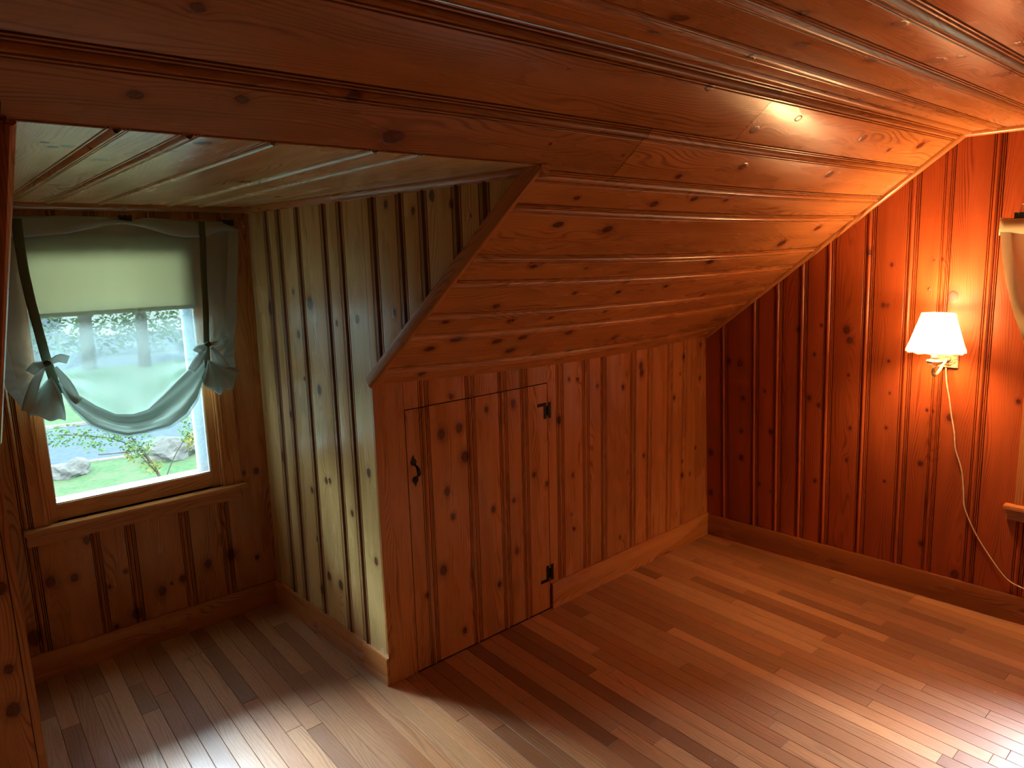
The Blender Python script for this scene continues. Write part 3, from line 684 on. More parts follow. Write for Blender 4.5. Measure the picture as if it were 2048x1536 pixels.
cdm = prisms('ceiling_dormer', S_dc, [[(-1.3, -.90), (-1.3, 1.2), (.12, 1.2), (.12, -.90)]], (0, 0, -1), .009, .05, DARKB)
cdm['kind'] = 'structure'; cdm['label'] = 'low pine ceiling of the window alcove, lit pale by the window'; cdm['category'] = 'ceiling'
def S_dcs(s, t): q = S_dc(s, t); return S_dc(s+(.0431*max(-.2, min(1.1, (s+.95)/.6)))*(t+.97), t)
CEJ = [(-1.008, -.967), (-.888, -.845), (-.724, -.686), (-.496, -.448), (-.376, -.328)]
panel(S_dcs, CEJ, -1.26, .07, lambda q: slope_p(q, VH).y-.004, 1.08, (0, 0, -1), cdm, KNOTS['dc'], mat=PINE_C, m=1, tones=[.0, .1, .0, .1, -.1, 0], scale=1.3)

# left, front and opposite sides of the room, behind the camera
def quadwall(name, pts, th, lab, cat):
    o = slab(name, pts, th, PINE); uv_from(o, lambda c, nn: (c.z, c.x+c.y)); setup_wood(o, tone=0)
    o['kind'] = 'structure'; o['label'] = lab; o['category'] = cat; return o
yf = -3.09-SY
quadwall('wall_left', [(-3.2, .05, -.05), (-3.2, yf-.05, -.05), (-3.2, yf-.05, 1.25), (-3.2, -3.09, 2.3), (-3.2, -1.2, 2.3), (-3.2, .05, 1.35)][:4]+[], (-.05, 0, 0), 'plain pine end wall behind the viewer, left side', 'wall') if False else None
V = [(-3.2, .1, -.05), (-3.2, yf-.1, -.05), (-3.2, yf-.1, 1.25), (-3.2, -3.09, 2.36), (-3.2, -1.2, 2.36), (-3.2, .1, 1.3)]
V = [Vector(a) for a in V]+[Vector(a)+Vector((-.06, 0, 0)) for a in V]
o = mesh('wall_left', V, [tuple(range(6)), tuple(range(11, 5, -1))]+[(i, i+6, (i+1) % 6+6, (i+1) % 6) for i in range(6)], PINE); uv_from(o, lambda c, nn: (c.z, c.y)); setup_wood(o, tone=0); struct(o, 'pine end wall on the far left, behind the viewer')
wbl = prism('wall_back_left', S_knee, [(-3.3, -.05), (-1.2, -.05), (-1.2, 1.36), (-3.3, 1.36)], (0, -1, 0), .012, .03, DARKB)
wbl['kind'] = 'structure'; wbl['label'] = 'dark knee wall corner at the left picture edge, left of the alcove'; wbl['category'] = 'wall'
ztl = lambda s: slope_p(s, 0).z+.004
board(S_knee, -1.2135, -1.192, None, -.002, ztl, KN, wbl, PINE, (), tone=-.6, seam=False, depth=.002)
wbox('board', -1.2135, -1.192, 0, 1.3, -.012, .001, PINE, wbl, .0012, -.5, S_knee, KN)
board(S_knee, -1.458, -1.2150, None, -.002, ztl, KN, wbl, PINE, [(.88, -1.235, .016), (.63, -1.245, .012), (.50, -1.25, .018), (.95, -1.32, .014)], tone=-.3, seam=False)
_s = -3.2
while _s < -1.47:
    board(S_knee, _s, min(_s+.19, -1.46), (min(_s+.19, -1.46)-.05, min(_s+.19, -1.46)), .10, ztl, KN, wbl, PINE, (), seam=True); _s += .19
False and quadwall('wall_back_left_plain', [(-3.3, 0, -.05), (-W, 0, -.05), (-W, 0, 1.36), (-3.3, 0, 1.36)], (0, .05, 0), 'low pine knee wall left of the window alcove', 'wall')
quadwall('wall_front', [(-3.3, yf, -.05), (2.8, yf, -.05), (2.8, yf, 1.33), (-3.3, yf, 1.33)], (0, -.05, 0), 'low pine knee wall behind the viewer', 'wall')
o = slab('ceiling_front', [(-3.3, -3.08, HC), (2.75, -3.08, HC), (2.75, yf-.05, H-.03), (-3.3, yf-.05, H-.03)], (0, -.03, .05), PINE); uv_from(o, lambda c, nn: (c.x, c.y)); setup_wood(o, tone=0); o['kind'] = 'structure'; o['label'] = 'opposite sloping pine ceiling behind the viewer'; o['category'] = 'ceiling'

# ------------------------------------------------------------------ baseboards and trims
BP = [(0, 0), (.016, 0), (.016, .116), (.012, .126), (0, .126)]
def baseb(name, p0, p1, inw, lab, tone=-.1, prof=BP, parent=None, mat=PINE):
    o = bar(name, p0, p1, prof, inw, (0, 0, 1), mat, parent, tone=tone)
    if not parent: struct(o, lab); o['category'] = 'baseboard'
    return o
BP2 = [(0, 0), (.015, 0), (.015, .128), (.011, .136), (0, .136)]
baseb('baseboard_back', (.9425, -.001, 0), (2.335, -.001, 0), (0, -1, 0), 'pine baseboard right of the hatch door along the knee wall', .2, BP2)
g0, g1 = S_gable(-.01, 0), S_gable(4.34, 0)
bp3 = [(0, 0), (.022, 0), (.022, .124), (.017, .133), (0, .133)]
baseb('baseboard_right', g0, g1, (-1, 0, 0), 'dark pine baseboard below the wall with the sconce', -.8, bp3, None, PINE_D)
baseb('baseboard_back_left', (-3.2, -.001, 0), (-1.46, -.001, 0), (0, -1, 0), 'baseboard of the low knee wall left of the alcove', 0)
bd = empty('baseboard_dormer_right'); bd['kind'] = 'structure'; bd['label'] = 'pale pine baseboard of the alcove side wall, jointed near the corner'; bd['category'] = 'baseboard'
baseb('board', S_side(.0, 0), S_side(.188, 0), (-1, 0, 0), '', .3, BP, bd); baseb('board', S_side(.1895, 0), S_side(1.06, 0), (-1, 0, 0), '', .2, BP, bd)
baseb('baseboard_dormer_back', S_win(-1.25, 0), S_win(-.06, 0), (0, -1, 0), 'dark pine baseboard under the window', -.5)
baseb('baseboard_dormer_left', S_cheek(0, 0), S_cheek(1.08, 0), (1, 0, 0), 'baseboard of the left alcove wall, hidden behind the knee wall corner', -.3)
def trim(name, p0, p1, prof, a, b, lab, tone=0, e0=0, e1=0):
    o = bar(name, p0, p1, prof, a, b, PINE, None, tone=tone, ext0=e0, ext1=e1); o['kind'] = 'structure'; o['label'] = lab; o['category'] = 'trim'; return o
q = lambda v: xg(slope_p(2.3, v).y, slope_p(2.3, v).z)
e0 = slope_p(2.3, 0); e1 = slope_p(2.3, 1); e0.x = q(0); e1.x = q(1)
trim('trim_1', e0, e1, quarter(.021), (-1, 0, 0), NK_SL, 'quarter-round trim rising where the slope meets the sconce wall', -.4, .0, .004)
e2 = Vector((xg(-3.09, HC), -3.09, HC))
trim('trim_2', e1, e2, quarter(.021), (-1, 0, 0), (0, 0, -1), 'quarter-round trim where the flat ceiling meets the sconce wall', -.3, .004)
fp = S_side(-.955, 0); fp.z = S_dc(.03, -.955).z
hp = S_side(1.06, 2.0); hp.z = S_dc(-.05, 1.06).z
trim('trim_3', fp, hp, quarter(.030), (-1, 0, 0), (0, 0, -1), 'pale rounded cove trim along the alcove ceiling, right side', 0)
a, b = S_win(-1.25, 0), S_win(-.05, 0); a.z = b.z = S_dc(-.6, 1.06).z
trim('trim_4', a, b, quarter(.028), (0, -1, 0), (0, 0, -1), 'dark rounded cove trim above the curtained window', -.5)
# rake casing on the arris between the slope and the alcove wall
r0 = S_slope(-.004, 0); r0.x = 0; r1 = S_slope(1.205, 0); r1.x = side_x(1.205)
prof = [(-.016, -.010), (-.016, .026), (-.010, .034), (-.002, .034), (.0008, .026), (.0008, -.010)]
dn = Vector((0, .607, .794))
prof = [(-.016, -.034), (-.016, .002), (-.012, .009), (-.004, .011), (.001, .009), (.010, .004), (.010, -.002), (0, -.002), (0, -.034)]
trim('trim_5', r0, r1, [(x_, -z_) for x_, z_ in [(-.017, .034), (-.017, -.004), (-.012, -.011), (-.004, -.013), (.004, -.010), (.010, -.004), (.010, .001), (0, .001), (0, .034)]], (1, 0, 0), NK_SL, 'rounded casing on the slanting edge between alcove and slope', -.1)
r0 = S_slope(-.004, -W); r1 = S_slope(1.205, -W); r0.x = S_cheek(0, 1.3).x; r1.x = S_cheek(-.95, 2.03).x
trim('trim_6', r0, r1, [(x_, -z_) for x_, z_ in [(.014, .034), (.014, -.004), (.010, -.011), (.004, -.013), (-.006, -.008), (-.010, .001), (0, .001), (0, .034)]], (1, 0, 0), NK_SL, 'slanting casing at the left picture edge beside the curtain', -.5)

# ------------------------------------------------------------------ window in the dormer
def build_window(name, x0, x1, z0, z1, sf, n, lab, cas, stool_x, lw=(.012, .027, .045), lit=True):
    w_ = empty(name); w_['kind'] = 'structure'; w_['label'] = lab; w_['category'] = 'window'
    B_ = lambda nm, a, b, c, d_, e, f, mt=PINE, bv=.0015, tn=-.1, par=w_: wbox(nm, a, b, c, d_, e, f, mt, par, bv, tn, sf, n)
    B_('casing', x0-cas[0], x0, z0-.002, z1+.06, -.004, .005); B_('casing', x1, x1+cas[1], z0-.002, z1+.06, -.004, .005); B_('casing', x0, x1, z1, z1+.06, -.004, .005)
    B_('jamb', x0-.001, x0+.0005, z0, z1, -.12, 0, tn=.1); B_('jamb', x1-.0005, x1+.001, z0, z1, -.12, 0, tn=.1); B_('jamb', x0, x1, z1-.001, z1+.001, -.12, 0)
    B_('window_stool', stool_x[0], stool_x[1], z0-.020, z0, -.11, .045, bv=.004, tn=.2)
    B_('apron', stool_x[0]+.008, stool_x[1]-.028, z0-.077, z0-.0205, 0, .016, tn=-.4, bv=.003)
    # stops with beads
    for xx, sg in ((x0, 1), (x1, -1)):
        a, b = sorted((xx, xx+sg*.013)); B_('stop', a, b, z0, z1, -.022, .006, tn=.3, bv=.003)
        a, b = sorted((xx-sg*.013, xx-sg*.001)); B_('stop', a, b, z0, z1, .002, .010, tn=.3, bv=.003)
        a, b = sorted((xx+sg*.0125, xx+sg*.020)); B_('stop', a, b, z0, z1, -.026, -.008, tn=.2, bv=.002)
    xs0, xs1 = x0+.012, x1-.012
    s_ = B_('sash', xs0, xs0+lw[1], z0, z1, -.052, -.022, tn=0); 
    s2 = B_('sash', xs1-lw[2], xs1, z0, z1, -.052, -.022, tn=0)
    B_('sash', xs0+lw[1], xs1-lw[2], z0+.004, z0+.076, -.052, -.022, tn=0); B_('sash', xs0+lw[1], xs1-lw[2], z1-.05, z1, -.052, -.022, tn=0)
    gx0, gx1, gz0, gz1 = xs0+lw[1], xs1-lw[2], z0+.076, z1-.05
    B_('glazing_bead', gx0, gx0+.004, gz0, gz1, -.048, -.030, VINYL, .001); B_('glazing_bead', gx1-.004, gx1, gz0, gz1, -.048, -.030, VINYL, .001)
    B_('glazing_bead', gx0, gx1, gz0, gz0+.005, -.048, -.030, VINYL, .001)
    B_('glass_pane', gx0, gx1, gz0, gz1, -.042, -.038, GLASS, 0)
    # outer storm frame
    o0, o1 = x0+.002, x1-.002
    B_('storm_frame', o0, o0+.030, z0, z1, -.118, -.095, ALUM, .002); B_('storm_frame', o1-.085, o1, z0, z1, -.118, -.095, ALUM, .002)
    B_('storm_frame', o0+.03, o1-.085, z0-.01, z0+.075, -.118, -.095, ALUM, .002); B_('storm_frame', o0+.03, o1-.085, z1-.05, z1, -.118, -.095, ALUM, .002)
    B_('storm_rail', o0+.03, o1-.085, z0+.075, z0+.083, -.110, -.100, VINYL, .001); B_('storm_rail', o1-.095, o1-.0855, z0+.08, z1-.05, -.110, -.100, VINYL, .001)
    return w_
NWIN = (0, -1, 0)
build_window('window_1', W1[0], W1[1], W1[2], W1[3], S_win, NWIN, 'wooden sash window behind the sage curtain, lawn and street outside', (.052, .075), (-1.108, -.177))
build_window('window_2', WIN2[0], WIN2[1], WIN2[2], WIN2[3], S_gable, NG, 'right-hand window whose stool end shows at the right picture edge', (.11, .11), (1.524, 2.56))

# ------------------------------------------------------------------ roller shade and curtains
def lerp_poly(P, t):
    """point at fraction t of the index range of a polyline"""
    n = len(P)-1; f = min(max(t, 0), 1)*n; i = min(int(f), n-1); f -= i
    return tuple(P[i][k]+(P[i+1][k]-P[i][k])*f for k in range(len(P[i])))
def arc_poly(P, t):
    ds = [0]
    for i in range(len(P)-1): ds.append(ds[-1]+sqrt(sum((P[i+1][k]-P[i][k])**2 for k in range(len(P[i])))))
    d = t*ds[-1]
    for i in range(len(P)-1):
        if d <= ds[i+1] or i == len(P)-2:
            f = (d-ds[i])/max(ds[i+1]-ds[i], 1e-9); return tuple(P[i][k]+(P[i+1][k]-P[i][k])*f for k in range(len(P[i])))
def poly_at_x(P, x):
    if x <= P[0][0]: return P[0][1]
    for i in range(len(P)-1):
        if x <= P[i+1][0]: return P[i][1]+(P[i+1][1]-P[i][1])*(x-P[i][0])/(P[i+1][0]-P[i][0])
    return P[-1][1]
def grid(name, nu, nv, fn, sf, n, mat, parent, thick=0, smooth=180):
    V = []; n = Vector(n).normalized()
    for j in range(nv+1):
        for i in range(nu+1):
            x, z, d = fn(i/nu, j/nv); V.append(sf(x, z)+n*d)
    F = [(j*(nu+1)+i, j*(nu+1)+i+1, (j+1)*(nu+1)+i+1, (j+1)*(nu+1)+i) for j in range(nv) for i in range(nu)]
    o = mesh(name, V, F, mat, parent, smooth)
    if thick:
        m_ = o.modifiers.new('t', 'SOLIDIFY'); m_.thickness = thick; m_.offset = 0
    return o
def ribbon(name, P, wd, d0, sf, n, mat, parent, sway=.0, twist=.0, nseg=24, taper=None):
    def fn(u, v):
        x, z = arc_poly(P, v); x2, z2 = arc_poly(P, min(1, v+.02)); x1, z1 = arc_poly(P, max(0, v-.02))
        tx, tz = x2-x1, z2-z1; l = sqrt(tx*tx+tz*tz) or 1; w_ = wd*(1 if not taper else taper(v))
        return x+(-tz/l)*(u-.5)*w_, z+(tx/l)*(u-.5)*w_, d0+sway*sin(pi*v)+.0025*cos((u-.5)*pi)+twist*(u-.5)*sin(3*v)
    return grid(name, 4, nseg, fn, sf, n, mat, parent, .0015)

sh = empty('roller_shade'); tag(sh, 'cream roller shade pulled halfway down behind the sage curtain', 'window shade')
grid('shade_cloth', 1, 6, lambda u, v: (-.975+.66*u, 1.905-.325*v, -.012-.006*v), S_win, NWIN, SHADEM, sh, .0012)
wbox('hem_bar', -.975, -.315, 1.578, 1.596, -.022, -.014, SHADEM, sh, .002)
tube('shade_roller', [S_win(-.98, 1.905)+Vector((0, .012, 0)), S_win(-.31, 1.905)+Vector((0, .012, 0))], .016, SHADEM, sh, 12)
tube('pull_cord', [S_win(-.568, 1.60)+Vector((0, .005, 0)), S_win(-.568, 1.565)+Vector((0, -.004, 0))], .0012, RIBBON, sh, 5)
_tor = [(.013*cos(a*pi/6)-.568, 1.555+.013*sin(a*pi/6)) for a in range(13)]
tube('pull_ring', [S_win(a, b)+Vector((0, -.004, 0)) for a, b in _tor], .0035, RIBBON, sh, 6)

T = [(-1.06, 1.985), (-1.028, 1.986), (-0.804, 1.993), (-0.62, 1.987), (-0.574, 1.973), (-0.516, 1.988), (-0.301, 1.975), (-0.189, 1.974), (-0.119, 1.94)]
VB = [(-1.07, 1.906), (-1.038, 1.907), (-0.957, 1.905), (-0.813, 1.92), (-0.688, 1.949), (-0.637, 1.96), (-0.585, 1.96), (-0.521, 1.945), (-0.429, 1.915), (-0.36, 1.902), (-0.287, 1.904), (-0.194, 1.926), (-0.125, 1.928)]
EL = [(-1.066, 1.985), (-1.066, 1.908), (-1.106, 1.669), (-1.112, 1.473), (-1.103, 1.391), (-1.091, 1.303), (-1.065, 1.253), (-1.03, 1.206)]
ER = [(-0.119, 1.94), (-0.12, 1.935), (-0.158, 1.651), (-0.19, 1.409), (-0.196, 1.288)]
BT = [(-1.03, 1.206), (-0.995, 1.19), (-0.945, 1.245), (-0.917, 1.294), (-0.863, 1.232), (-0.801, 1.168), (-0.731, 1.111), (-0.667, 1.088), (-0.605, 1.1), (-0.543, 1.147), (-0.48, 1.208), (-0.402, 1.267), (-0.346, 1.307), (-0.295, 1.277), (-0.196, 1.288)]
SU = [(-0.925, 1.340), (-0.86, 1.262), (-0.797, 1.2), (-0.727, 1.151), (-0.661, 1.14), (-0.6, 1.152), (-0.537, 1.204), (-0.474, 1.26), (-0.397, 1.32), (-0.330, 1.353)]
SL = [(-0.920, 1.30), (-0.879, 1.202), (-0.818, 1.118), (-0.754, 1.077), (-0.691, 1.049), (-0.622, 1.049), (-0.518, 1.061), (-0.441, 1.102), (-0.388, 1.168), (-0.354, 1.244), (-0.333, 1.315)]
def build_curtain(name, lab, T, VB, EL, ER, BT, SU, SL, RL, RR, poufs, bows, sf, n, mat, matd, matr, clips, group=None):
    c = empty(name); tag(c, lab, 'curtain')
    dz = .060
    tieL, tieR = poufs[0][0], poufs[1][0]
    def body(u, v):
        a = arc_poly(T, u); b = arc_poly(BT, u); v_ = v
        x = a[0]+(b[0]-a[0])*v_; z = a[1]+(b[1]-a[1])*v_
        le = arc_poly(EL, v_); re = arc_poly(ER, v_)
        la = (T[0][0]+(BT[0][0]-T[0][0])*v_, T[0][1]+(BT[0][1]-T[0][1])*v_)
        ra = (T[-1][0]+(BT[-1][0]-T[-1][0])*v_, T[-1][1]+(BT[-1][1]-T[-1][1])*v_)
        wl = max(0, 1-u*3.2)**1.5; wr = max(0, 1-(1-u)*3.2)**1.5
        x += (le[0]-la[0])*wl+(re[0]-ra[0])*wr; z += (le[1]-la[1])*wl+(re[1]-ra[1])*wr
        # soft vertical folds, radiating folds to the ties, belly at the bottom
        d = dz+.006*sin(u*31+1.3*sin(v*2))*(.4+v)+.008*sin(u*13+2)*(1-.3*v)+.003*sin(u*63+v*5)*v
        for tx, tz in (tieL, tieR):
            dx, dy = x-tx, z-tz; r = sqrt(dx*dx+dy*dy)+.02; an = math.atan2(dx, dy)
            d += .017*sin(an*11)*math.exp(-r*3.6)*min(1, r*9)
        cx = (tieL[0]+tieR[0])/2; d += .030*math.exp(-((x-cx)/.17)**2)*v**3
        d += .016*max(0, 1-u*6)*sin(v*pi)+.012*max(0, 1-(1-u)*8)*sin(v*pi*1.2)
        return x, z, d
    grid('fabric_panel', 72, 60, body, sf, n, mat, c)
    # double hem round the sides
    grid('side_hem', 4, 50, lambda u, v: tuple(a+b for a, b in zip(body(u*.035, v), (0, 0, .0025))), sf, n, matd, c)
    grid('side_hem', 4, 50, lambda u, v: tuple(a+b for a, b in zip(body(1-u*.05, v), (0, 0, .0025))), sf, n, matd, c)
    def head(u, v):
        a = arc_poly(T, u); x = a[0]; b = poly_at_x(VB, x); z = a[1]+.002+(b-a[1])*v
        return x, z, dz+.006+.010*sin(v*pi)+.004*sin(u*23+v*2)
    grid('header_band', 60, 8, head, sf, n, matd, c, .001)
    # swag: three rolled folds hung between the ties
    def swag(u, v):
        a = arc_poly(SU, u); b = arc_poly(SL, u); s_ = sin(pi*u)**.5
        x = a[0]+(b[0]-a[0])*v; z = a[1]+(b[1]-a[1])*v
        d = dz+.018+.050*s_*sin(pi*min(1, v*.92+.08))**.8+.010*s_*sin(v*15+2.5*sin(u*4))
        return x, z, d
    grid('swag_fold', 60, 22, swag, sf, n, matd, c, .0015)
    def swag2(u, v):
        a = arc_poly(SU, u); b = arc_poly(SL, u); s_ = sin(pi*u)**.7
        k = .55+.60*v; x = a[0]+(b[0]-a[0])*k; z = a[1]+(b[1]-a[1])*k
        return x, z, dz+.006+.028*s_*sin(pi*v)
    grid('lining_fold', 50, 8, swag2, sf, n, mat, c, .001)
    for (apex, rim) in poufs:
        def pf(u, v):
            r = arc_poly(rim, u); x = apex[0]+(r[0]-apex[0])*v; z = apex[1]+(r[1]-apex[1])*v
            b = sin(pi*min(1, v*.9))**.7
            d = dz+.030+.045*b*sin(pi*(.12+.76*u))+.012*sin(u*21)*v*(1-.25*v)
            z += -.006*sin(u*21)*v*v
            return x, z, d
        grid('pouf', 44, 14, pf, sf, n, matd, c, .0015)
        def pfb(u, v):
            r = arc_poly(rim, u); k = v*.93; x = apex[0]+(r[0]-apex[0])*k; z = apex[1]+(r[1]-apex[1])*k
            return x, z, dz+.012+.004*sin(u*13)*v
        grid('pouf_lining', 20, 8, pfb, sf, n, mat, c, .001)
    ribbon('ribbon', RL, .034, dz+.026, sf, n, matr, c, .004); ribbon('ribbon', RR, .026, dz+.026, sf, n, matr, c, .004)
    for bw in bows:
        for P in bw['loops']:
            ribbon('bow_tail', P, bw['w'], dz+.052, sf, n, matd, c, .016, .03, 12, lambda v: .45+.75*sin(min(1, v*1.15)*pi*.62))
        kx, kz = bw['loops'][0][0]
        k_ = lathe('bow_knot', [(.002, -.016), (.010, -.012), (.013, 0), (.010, .012), (.002, .016)], sf(kx, kz)+Vector(n).normalized()*(dz+.056), matr, c, 12, (.9, 0, .25) if abs(n[1]) > .5 else (0, .9, .25))
    return c
def clip(lab, x, z, d, sf, n, wd=.050, group=None):
    n = Vector(n).normalized(); o = sf(x, z)+n*d; ax = (sf(x+.01, z)-sf(x, z)).normalized(); up = Vector((0, 0, 1))
    e = empty('binder_clip', o); tag(e, lab, 'clip', group)
    P = [(-.013, .012), (.013, .012), (.0085, -.013), (.003, -.017), (-.003, -.017), (-.0085, -.013)]
    V = [ax*(-wd/2)+n*a+up*b for a, b in P]+[ax*(wd/2)+n*a+up*b for a, b in P]; k = len(P)
    F = [(i, i+k, (i+1) % k+k, (i+1) % k) for i in range(k)]+[tuple(range(k)), tuple(range(2*k-1, k-1, -1))]
    b = mesh('clip_body', V, F, BLACK, e); bev(b, .001, 1)
    for s in (1, -1):
        pts = [ax*(-.010)+n*(s*.0135)+up*.006, ax*(-.006)+n*(s*.016)+up*.022, ax*(-.0045)+n*(s*.013)+up*.036, ax*(-.009)+n*(s*.012)+up*.042, ax*0+n*(s*.0125)+up*.046,
               ax*(.009)+n*(s*.012)+up*.042, ax*(.0045)+n*(s*.013)+up*.036, ax*(.006)+n*(s*.016)+up*.022, ax*.010+n*(s*.0135)+up*.006]
        tube('clip_handle', pts, .0010, WIRE, e, 6)
    return e
RLp = [(-0.978, 1.98), (-0.98, 1.901), (-0.979, 1.776), (-0.971, 1.654), (-0.958, 1.522), (-0.948, 1.424), (-0.937, 1.36), (-0.924, 1.268)]
RRp = [(-0.288, 1.975), (-0.291, 1.897), (-0.303, 1.736), (-0.31, 1.58), (-0.321, 1.422), (-0.328, 1.305)]
P1 = ((-.94, 1.345), [(-1.041, 1.232), (-1.036, 1.201), (-1.012, 1.188), (-0.988, 1.18), (-0.951, 1.165), (-0.914, 1.154), (-0.909, 1.203), (-0.913, 1.27)])
P2 = ((-.325, 1.340), [(-0.360, 1.265), (-0.356, 1.227), (-0.346, 1.209), (-0.314, 1.195), (-0.289, 1.172), (-0.233, 1.198), (-0.206, 1.236), (-0.188, 1.28)])
bL = dict(w=.030, loops=[[(-0.949, 1.403), (-0.985, 1.399), (-1.009, 1.371)], [(-0.949, 1.403), (-0.907, 1.423), (-0.875, 1.409)], [(-0.961, 1.39), (-0.998, 1.333), (-1.032, 1.246), (-1.041, 1.218)], [(-0.923, 1.385), (-0.894, 1.318), (-0.872, 1.249), (-0.856, 1.229)]])
bR = dict(w=.028, loops=[[(-0.324, 1.416), (-0.365, 1.403), (-0.377, 1.386)], [(-0.324, 1.416), (-0.281, 1.418), (-0.234, 1.435)], [(-0.331, 1.407), (-0.372, 1.357), (-0.405, 1.305)], [(-0.31, 1.4), (-0.274, 1.329), (-0.247, 1.295)]])
build_curtain('balloon_curtain', 'sheer sage balloon curtain tied up with two ribbons in the alcove window', T, VB, EL, ER, BT, SU, SL, RLp, RRp, (P1, P2), (bL, bR), S_win, NWIN, SHEER, SHEERD, RIBBON, None)
clip('black binder clip at the middle of the sage curtain top', -.592, 1.988, .062, S_win, NWIN)
clip('black binder clip near the right end of the sage curtain top', -.165, 1.973, .062, S_win, NWIN)
hk = tube('curtain_hook', [S_win(-.089, 1.99)+Vector((0, -.002, 0)), S_win(-.089, 1.985)+Vector((0, -.03, 0)), S_win(-.089, 1.965)+Vector((0, -.05, 0)), S_win(-.087, 1.95)+Vector((0, -.046, 0)), S_win(-.086, 1.955)+Vector((0, -.034, 0))], .0018, WIRE, None, 6)
tag(hk, 'small bright metal hook in the corner right of the sage curtain', 'hook')
# the curtain of the right window: only its left edge is in the picture
def mir(P, x0, x1, w0=-1.06, w1=-.119, dzz=-.095):
    return [(x0+(x-w0)/(w1-w0)*(x1-x0), z+dzz) for x, z in P]
q0, q1 = 1.432, 2.55
T2 = [(1.432, 1.890), (1.50, 1.885), (1.75, 1.893), (2.0, 1.88), (2.25, 1.892), (2.55, 1.885)]
VB2 = [(1.43, 1.815), (1.60, 1.818), (2.0, 1.812), (2.55, 1.815)]
EL2 = [(1.432, 1.890), (1.434, 1.85), (1.448, 1.752), (1.473, 1.622), (1.509, 1.482), (1.559, 1.342), (1.60, 1.24)]
ER2 = [(2.55, 1.885), (2.545, 1.7), (2.52, 1.5), (2.47, 1.34), (2.43, 1.24)]
BT2 = [(1.60, 1.24), (1.66, 1.20), (1.74, 1.12), (1.86, 1.13), (2.0, 1.11), (2.14, 1.13), (2.28, 1.12), (2.36, 1.20), (2.43, 1.24)]
SU2 = [(1.64, 1.28), (1.72, 1.18), (1.84, 1.17), (2.0, 1.15), (2.16, 1.17), (2.30, 1.18), (2.39, 1.28)]
SL2 = [(1.645, 1.22), (1.72, 1.14), (1.84, 1.07), (2.0, 1.05), (2.16, 1.07), (2.30, 1.14), (2.385, 1.22)]
R2a = [(1.56, 1.885), (1.60, 1.6), (1.635, 1.27)]; R2b = [(2.47, 1.885), (2.43, 1.6), (2.395, 1.27)]
P3 = ((1.635, 1.29), [(1.575, 1.18), (1.58, 1.14), (1.62, 1.11), (1.67, 1.12), (1.69, 1.20)])
P4 = ((2.395, 1.29), [(2.34, 1.20), (2.36, 1.12), (2.41, 1.11), (2.45, 1.14), (2.455, 1.18)])
b3 = dict(w=.03, loops=[[(1.635, 1.31), (1.60, 1.32), (1.575, 1.30)], [(1.635, 1.31), (1.67, 1.325), (1.70, 1.31)]])
b4 = dict(w=.03, loops=[[(2.395, 1.31), (2.36, 1.32), (2.335, 1.30)], [(2.395, 1.31), (2.43, 1.325), (2.46, 1.31)]])
build_curtain('balloon_curtain', 'beige curtain with a frayed hem at the right picture edge beside the lamp', T2, VB2, EL2, ER2, BT2, SU2, SL2, R2a, R2b, (P3, P4), (b3, b4), S_gable, NG, SATIN, SATIND, SATIND, None)
clip('black binder clip holding the beige curtain at the right picture edge', 1.505, 1.900, .062, S_gable, NG)

# ------------------------------------------------------------------ wall sconce
LC = S_gable(1.264, 1.30)-Vector((.19, 0, 0))       # shade axis at its lower rim
LC.z = 1.302
sc = empty('wall_sconce', S_gable(1.262, 1.26)); tag(sc, 'lit cream wall sconce with pleated shade on the gable wall', 'lamp')
sc_inv = sc.location.copy()
def rel(o):
    o.parent = sc
    for v in o.data.vertices: v.co -= sc_inv
    return o
def gbox(name, s0, s1, z0, z1, d0, d1, mat, bevel=.002): return rel(wbox(name, s0, s1, z0, z1, d0, d1, mat, None, bevel, surf=S_gable, n=NG))
pl = gbox('wall_plate', 1.222, 1.303, 1.203, 1.345, .0, .010, CREAM, .003)
for r_, d_, h_ in ((.034, .010, .004), (.024, .013, .005), (.013, .017, .010)):
    rel(lathe('rosette', [(r_, 0), (r_, h_*.5), (r_*.8, h_), (r_*.62, h_*.6), (r_*.5, h_*.6)], S_gable(1.262, 1.252)+Vector(NG)*d_, CREAM, None, 28, NG))
rel(wbox('plate_border', 1.226, 1.230, 1.207, 1.341, .010, .0135, CREAM, None, .001, surf=S_gable, n=NG)); rel(wbox('plate_border', 1.295, 1.299, 1.207, 1.341, .010, .0135, CREAM, None, .001, surf=S_gable, n=NG))
rel(wbox('plate_border', 1.230, 1.295, 1.207, 1.211, .010, .0135, CREAM, None, .001, surf=S_gable, n=NG))
for k in range(10):
    a = 2*pi*k/10; ctr = S_gable(1.262+.030*cos(a), 1.252+.030*sin(a))+Vector(NG)*.011
    rel(lathe('leaf_boss', [(.0052, 0), (.0045, .003), (.002, .0045)], ctr, CREAM, None, 10, NG))
a0 = S_gable(1.262, 1.252)+Vector(NG)*.022; cup = Vector((LC.x, LC.y, 1.255))
pts = [a0, a0+(cup-a0)*.3+Vector((0, 0, -.022)), a0+(cup-a0)*.62+Vector((0, 0, -.052)), a0+(cup-a0)*.85+Vector((0, 0, -.066)), cup+Vector((0, 0, -.060)), cup+Vector((0, .004, -.048)), cup+Vector((0, 0, -.028))]
def smoothp(P, k=5):
    out = []
    for i in range(len(P)-1):
        p0 = P[max(i-1, 0)]; p1 = P[i]; p2 = P[i+1]; p3 = P[min(i+2, len(P)-1)]
        for j in range(k):
            t = j/k; out.append(.5*((2*p1)+(p2-p0)*t+(2*p0-5*p1+4*p2-p3)*t*t+(3*p1-p0-3*p2+p3)*t*t*t))
    return out+[P[-1]]
rel(tube('arm', smoothp(pts), .0065, CREAM, None, 12))
